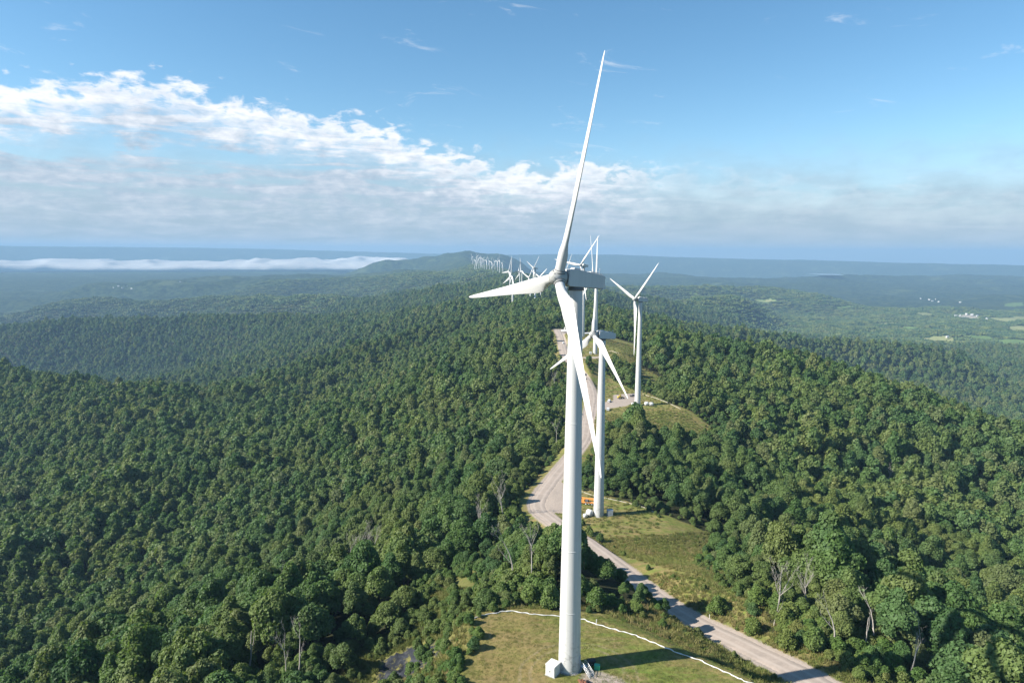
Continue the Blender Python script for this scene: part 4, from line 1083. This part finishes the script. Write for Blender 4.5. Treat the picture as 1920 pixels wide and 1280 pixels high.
def loader(px, py, z, rz, label):
    x, y = W(px, py, z); e = empty('wheel_loader', (x, y, HH(x, y) + .05), label, 'loader', None, rz)
    m = MB(); m.box((-1.0, 0, 1.5), (2.6, 1.7, 1.2), None, .12); m.box((1.0, 0, 1.1), (1.6, 1.2, .7), None, .08); m.build('body', M_YELLOW, e)
    m = MB(); m.box((-.2, 0, 2.6), (1.3, 1.4, 1.3), None, .06); c = m.build('cab', M_YELLOW, e); m = MB(); m.box((-.2, 0, 2.65), (1.34, 1.2, .8)); m.build('window', M_GLASS, c)
    m = MB(); m.tube([(1.2, -.5, 1.4), (2.3, -.5, 1.5), (3.1, -.5, .6)], .12, 6); m.tube([(1.2, .5, 1.4), (2.3, .5, 1.5), (3.1, .5, .6)], .12, 6); m.build('arm', M_YELLOW, e)
    m = MB(); m.prism([(3.0, .1), (3.0, 1.0), (3.2, 1.0), (3.3, .3), (4.0, .2), (4.0, .1)], 2.3); m.build('bucket', M_SEAM, e)
    for a in (-1.3, 1.3):
        for b in (-.95, .95): wheel(e, a, b, .7, .5)
loader(1163, 747, -29.2, R(20), 'yellow wheel loader on the gravel yard by the third tower')
# row of stored white blade sections beside the fourth turbine
g = W(1106, 634, -13)
for k in range(8):
    x = g[0] - 1.0 - k * 1.3; y = g[1] + 8 + k * 4.2; z = HH(x, y)
    e = empty('blade_section', (x, y, z + .1), 'white blade section number in the row stored left of the second hub', 'blade section', 'row of stored white blade sections', R(14))
    e['label'] = 'long white blade section lying in the row behind the second hub'
    m = MB(); m.tube([(-6, 0, 1.0), (-2, 0, 1.15), (3, 0, 1.2), (6, 0, 1.0)], [.5, .9, 1.0, .95], 10); m.build('shell', M_WHITE, e)
    m = MB(); m.box((-3, 0, .1), (.4, 2.2, .5)); m.box((4, 0, .1), (.4, 2.2, .5)); m.build('cradle', M_SEAM, e)
x, y = W(1059, 621, -12); e = empty('storage_tank', (x, y, HH(x, y)), 'white tank lying on the bare gravel at the top of the road', 'tank', None, R(-35))
m = MB(); lathe(m, [(-5, .05), (-4.9, 1.0), (-4.3, 1.4), (4.3, 1.4), (4.9, 1.0), (5, .05)], 20, Matrix.Translation((0, 0, 1.5)) @ Matrix.Rotation(PI / 2, 4, 'Y')); m.build('vessel', M_WHITE, e)
m = MB(); m.box((-3, 0, .2), (.5, 2.2, .6)); m.box((3, 0, .2), (.5, 2.2, .6)); m.build('cradle', M_SEAM, e)

# ------------------------------------------------------------------ valley houses, farms
HS = [(1792, 594, 'small white farmhouse at the left end of the valley farm'), (1800, 593, 'white shed second from the left in the valley farm'), (1812, 591, 'pale barn in the middle of the valley farm'), (1822, 592, 'long pale barn right of the middle barn'), (1832, 594, 'low barn near the green field of the valley farm'), (1850, 600, 'white house at the right end of the valley farm'),
      (1742, 563, 'leftmost white house of the valley village'), (1748, 566, 'white house at the front of the valley village'), (1754, 562, 'white house at the back of the valley village'), (1760, 567, 'rightmost white house of the valley village'), (1800, 568, 'lone white house right of the village'), (1776, 635, 'white house by the yellowish field'), (1726, 561, 'house apart on the left of the village'),
      (213, 541, 'leftmost white house of the hazy left valley town'), (222, 538, 'white house at the back of the hazy left valley town'), (230, 541, 'long white building of the hazy left valley town'), (238, 538, 'small white house in the hazy left valley town'), (247, 543, 'rightmost white house of the hazy left valley town'), (338, 530, 'lone pale building right of the hazy left town'), (555, 526, 'pale building far off beneath the distant spur')]
for k, (a, b, lb) in enumerate(HS):
    g = ground(a, b); s = .8; g.z -= CURV * (g.x ** 2 + g.y ** 2)
    lift = 13 if g.y > 3200 else 9
    e = empty('house', (g.x, g.y, g.z + lift - 4), lb, 'house', 'houses scattered in the valleys', k * .9); e.scale = (s * 1.3, s, s)
    m = MB(); m.box((0, 0, 1.0), (16, 9, 10)); w = m.build('wall', M_WALL, e)
    m = MB(); m.add([(-8.6, -5.2, 5.9), (8.6, -5.2, 5.9), (8.6, 5.2, 5.9), (-8.6, 5.2, 5.9), (-8.6, 0, 9.2), (8.6, 0, 9.2)], [(0, 1, 5, 4), (3, 4, 5, 2), (0, 4, 3), (1, 2, 5), (0, 3, 2, 1)]); m.build('roof', M_ROOF, e)
# pond far off on the right
g = ground(1552, 519)
pts = [(g.x + math.cos(q) * 190 * (1 + .2 * math.sin(3 * q)), g.y + math.sin(q) * 330 * (1 + .15 * math.cos(2 * q)), 0) for q in np.linspace(0, 2 * PI, 28)[:-1]]
zmax = max(HH(p[0], p[1]) for p in pts) + 10 - CURV * (g.x ** 2 + g.y ** 2)
t = NT('lake_water'); t.b.inputs['Base Color'].default_value = (.2, .25, .28, 1); t.b.inputs['Roughness'].default_value = .15
t.bump(t.noise(.05, 3, .5, t.node('ShaderNodeNewGeometry').outputs['Position']), .2, .5)
tag(MB().add([(p[0], p[1], zmax) for p in pts], [tuple(range(len(pts)))]).build('water', t.m), 'pale pond shining far off in the right valley', 'pond', kind='structure')

# ------------------------------------------------------------------ low cloud filling the far left valley
def fog():
    nA, nR = 260, 46; az = np.linspace(R(-52), R(-4.5), nA); V = []
    rr = np.linspace(0, 1, nR)
    A, T = np.meshgrid(az, rr, indexing='ij')
    taper = sstep(R(-6), R(-9.5), A)
    r0 = 12900 + 260 * fbm(A * 9, A * 0, 3, 8.8) + 3200 * (1 - taper); r1 = 17300 + 500 * fbm(A * 24, A * 0 + 3, 3)
    r = r0 + (r1 - r0) * T; x, y = r * np.sin(A), r * np.cos(A)
    env = np.sin(PI * np.clip(T, 0, 1)) ** .35
    puff = 26 * fbm(x / 300, y / 900, 4, 1.5) + 42 * fbm(x / 1500, y / 1700, 3, 4.2)
    gapn = .66 + .34 * sstep(-.30, .12, fbm(A * 17, T * 2.2, 3, 5.5)); top = -236 + env * gapn * (160 + puff * 1.5) * (.25 + .75 * taper) - CURV * r * r + 12
    bot = np.full(top.shape, -262.) - CURV * r * r
    V = np.concatenate([np.stack([x, y, top], -1).reshape(-1, 3), np.stack([x, y, bot], -1).reshape(-1, 3)])
    i = np.arange(nA - 1)[:, None] * nR; j = np.arange(nR - 1)[None, :]
    q = np.stack([i + j, i + j + 1, i + nR + j + 1, i + nR + j], -1).reshape(-1, 4); n = nA * nR
    side = []
    for a in range(nA - 1): side += [(a * nR, (a + 1) * nR, n + (a + 1) * nR, n + a * nR), (a * nR + nR - 1, n + a * nR + nR - 1, n + (a + 1) * nR + nR - 1, (a + 1) * nR + nR - 1)]
    for b in range(nR - 1): side += [(b, n + b, n + b + 1, b + 1), ((nA - 1) * nR + b, (nA - 1) * nR + b + 1, n + (nA - 1) * nR + b + 1, n + (nA - 1) * nR + b)]
    t = NT('low_cloud'); t.b.inputs['Base Color'].default_value = (.50, .50, .50, 1); t.b.inputs['Roughness'].default_value = 1; t.b.inputs['Specular IOR Level'].default_value = 0
    t.bump(t.noise(.002, 6, .65, t.node('ShaderNodeNewGeometry').outputs['Position']), .6, 60)
    me = npmesh('fog_bank', V, np.concatenate([q, (q + n)[:, ::-1], np.array(side)]), t.m, True)
    tag(link(me, 'fog_bank'), 'bright white bank of low cloud lying in the far left valley', 'fog bank', kind='stuff')
fog()

# ------------------------------------------------------------------ haze
m = MB(); m.box((0, 0, 0), (64000, 64000, 1)); o = m.build('haze', M_WHITE); o.scale = (1, 1, 1)
HZ0, HZ1 = -560.0, 288.0
for v in o.data.vertices: v.co.z = HZ1 if v.co.z > 0 else HZ0
t = bpy.data.materials.new('haze_air'); t.use_nodes = True; t.node_tree.nodes.clear()
pv = t.node_tree.nodes.new('ShaderNodeVolumePrincipled'); mo = t.node_tree.nodes.new('ShaderNodeOutputMaterial')
pv.inputs['Color'].default_value = (.305, .495, .72, 1); pv.inputs['Density'].default_value = 7.4e-5; pv.inputs['Anisotropy'].default_value = 0.0
pv.inputs['Absorption Color'].default_value = (0, 0, 0, 1)
t.node_tree.links.new(pv.outputs[0], mo.inputs['Volume']); o.data.materials.clear(); o.data.materials.append(t)
tag(o, 'pale blue haze filling the air over the hills', 'haze', kind='stuff')

# ------------------------------------------------------------------ light
SUN_EL, SUN_AZ = R(35), math.atan2(-23, -5.4)      # azimuth of the sun as seen from the site (x east, y north), left and slightly behind
sd = Vector((math.sin(SUN_AZ) * math.cos(SUN_EL), math.cos(SUN_AZ) * math.cos(SUN_EL), math.sin(SUN_EL)))
ld = bpy.data.lights.new('sun', 'SUN'); ld.energy = 5.0; ld.angle = R(.55); ld.color = (1, .93, .82)
lo = bpy.data.objects.new('sun', ld); COL.objects.link(lo); lo.rotation_euler = sd.to_track_quat('Z', 'Y').to_euler()

w = bpy.data.worlds.new('World'); scene.world = w; w.use_nodes = True; nt = w.node_tree; nt.nodes.clear()
class WT(NT):
    def __init__(s): s.t = nt; s.n = nt.nodes
t = WT()
sky = t.node('ShaderNodeTexSky', sky_type='NISHITA', sun_disc=False, sun_elevation=SUN_EL, sun_rotation=SUN_AZ % (2 * PI), altitude=600, air_density=1.0, dust_density=.3, ozone_density=2.5)
hs = t.node('ShaderNodeHueSaturation', inp={'Hue': .49, 'Saturation': 1.17, 'Value': 1.0}); t.L(sky.outputs[0], hs.inputs['Color'])
bg = t.node('ShaderNodeBackground', inp={'Strength': .079}); t.L(hs.outputs[0], bg.inputs[0])
tc = t.node('ShaderNodeTexCoord').outputs['Generated']; sx = t.node('ShaderNodeSeparateXYZ'); t.L(tc, sx.inputs[0])
X_, Y_, Z_ = sx.outputs
az = t.math('MULTIPLY', t.math('ARCTAN2', X_, Y_), 180 / PI); el = t.math('MULTIPLY', t.math('ARCSINE', Z_), 180 / PI)
# top of the cloud bank by azimuth, read off as elevation
TOPP = [(-200, 175), (0, 168), (120, 165), (250, 150), (340, 160), (420, 190), (520, 214), (600, 222), (700, 240), (790, 268), (850, 288), (905, 305), (940, 322), (1040, 322), (1090, 305), (1180, 318), (1300, 325), (1410, 338), (1500, 352), (1700, 372), (1920, 388), (2200, 395)]
st = []
for a, b in TOPP:
    d = ray(a, b); st.append((math.degrees(math.atan2(d.x, d.y)), math.degrees(math.atan2(d.z, math.hypot(d.x, d.y)))))
f = t.maprange(az, -50, 50)
ctop = t.math('MULTIPLY', t.ramp(f, [((a + 50) / 100, (b / 20,) * 3) for a, b in st]), 20)
cb = t.node('ShaderNodeCombineXYZ'); t.L(t.math('MULTIPLY', az, .55), cb.inputs[0]); t.L(t.math('MULTIPLY', el, 1.15), cb.inputs[1])
cs = t.node('ShaderNodeCombineXYZ'); t.L(t.math('MULTIPLY', az, .16), cs.inputs[0]); t.L(t.math('MULTIPLY', el, 1.3), cs.inputs[1])
cc = t.node('ShaderNodeCombineXYZ'); t.L(t.math('MULTIPLY', az, .3), cc.inputs[0]); t.L(t.math('MULTIPLY', el, .6), cc.inputs[1])
n1 = t.noise(1.0, 8, .56, cb.outputs[0], .3); n2 = t.noise(1.0, 9, .62, cs.outputs[0], .6); n3 = t.noise(1.0, 6, .55, cc.outputs[0], .2)
h0 = t.math('SUBTRACT', t.math('ADD', ctop, t.math('MULTIPLY', t.math('SUBTRACT', n1, .47), 7.0)), el)       # degrees below the billowy top
puff = t.maprange(h0, -.45, .95, 0, 1, True)
depth = t.maprange(h0, .2, 4.6, 1, 0, True)
lay = t.math('ADD', t.math('MULTIPLY', n2, .6), t.math('MULTIPLY', n3, .4))
gap = t.math('MULTIPLY', t.maprange(t.math('ABSOLUTE', t.math('SUBTRACT', t.math('ADD', el, t.math('MULTIPLY', n3, 2.0)), 8.0)), 0, 1.3, .13, 0, True), t.maprange(az, -22, -12, 1, .25, True))
holes = t.maprange(t.math('SUBTRACT', lay, gap), .38, .54, .10, 1.0, True)
body = t.math('MULTIPLY', puff, t.math('MAXIMUM', holes, t.math('MULTIPLY', t.maprange(h0, .2, 5.2, 1, 0, True), t.maprange(n1, .36, .52, .25, 1, True))))
right = t.maprange(az, 6, 15, 1, .15, True)         # the bank thins out to the right
away = t.math('MULTIPLY', t.maprange(az, -75, -50, 0, 1, True), t.maprange(az, 45, 70, 1, 0, True))
body = t.math('MULTIPLY', body, t.math('MULTIPLY', right, away))
body = t.math('MULTIPLY', body, t.maprange(el, 1.0, 4.5, .45, 1, True))
wv = t.node('ShaderNodeCombineXYZ'); t.L(t.math('ADD', t.math('MULTIPLY', az, .2), t.math('MULTIPLY', el, .12)), wv.inputs[0]); t.L(t.math('ADD', t.math('MULTIPLY', el, .7), t.math('MULTIPLY', az, .05)), wv.inputs[1]); wv.inputs[2].default_value = 4.3
wis = t.maprange(t.noise(1.0, 9, .66, wv.outputs[0], .8), .60, .80, 0, .5, True)
dens = t.math('MAXIMUM', body, wis, clamp=True)
c4 = t.node('ShaderNodeCombineXYZ'); t.L(t.math('MULTIPLY', az, .95), c4.inputs[0]); t.L(t.math('ADD', t.math('MULTIPLY', el, 2.1), 3.1), c4.inputs[1])
n4 = t.noise(.8, 6, .55, c4.outputs[0], .3)
shade = t.math('ADD', t.math('MULTIPLY', depth, .40), t.math('ADD', t.math('MULTIPLY', n4, .50), t.math('MULTIPLY', n2, .50)))
veil = t.math('MULTIPLY', t.maprange(t.math('ADD', el, t.math('MULTIPLY', t.math('SUBTRACT', n3, .5), 5.0)), 1.5, 9.5, .92, 0, True), away)
ccol = t.ramp(shade, [(.42, (.215, .27, .33)), (.56, (.30, .335, .385)), (.70, (.395, .415, .45)), (.92, (.53, .53, .54))])
bc = t.node('ShaderNodeBackground', inp={'Strength': 1.0}); t.L(ccol, bc.inputs[0])
mx = t.node('ShaderNodeMixShader'); t.L(t.math('MULTIPLY', dens, .93), mx.inputs[0]); t.L(bg.outputs[0], mx.inputs[1]); t.L(bc.outputs[0], mx.inputs[2])
bv = t.node('ShaderNodeBackground', inp={'Strength': 1.0}); t.L(t.ramp(t.math('ADD', t.math('MULTIPLY', n2, .6), t.math('MULTIPLY', n3, .4)), [(.38, (.19, .245, .295)), (.62, (.24, .285, .335))]), bv.inputs[0])
m0 = t.node('ShaderNodeMixShader'); t.L(veil, m0.inputs[0]); t.L(bg.outputs[0], m0.inputs[1]); t.L(bv.outputs[0], m0.inputs[2]); t.L(m0.outputs[0], mx.inputs[1])
wo = t.node('ShaderNodeOutputWorld'); t.L(mx.outputs[0], wo.inputs[0])
w.cycles.sampling_method = 'MANUAL'; w.cycles.sample_map_resolution = 512

vs = scene.view_settings; vs.view_transform = 'Standard'; vs.look = 'None'; vs.exposure = 1.1; vs.gamma = 1; vs.use_curve_mapping = False
c = scene.cycles; c.max_bounces = 5; c.diffuse_bounces = 2; c.glossy_bounces = 2; c.transmission_bounces = 2; c.volume_bounces = 1; c.transparent_max_bounces = 4
c.use_denoising = True; c.denoiser = 'OPENIMAGEDENOISE'; c.use_adaptive_sampling = False; c.caustics_reflective = False; c.caustics_refractive = False
c.sample_clamp_indirect = 4
scene.render.use_persistent_data = False
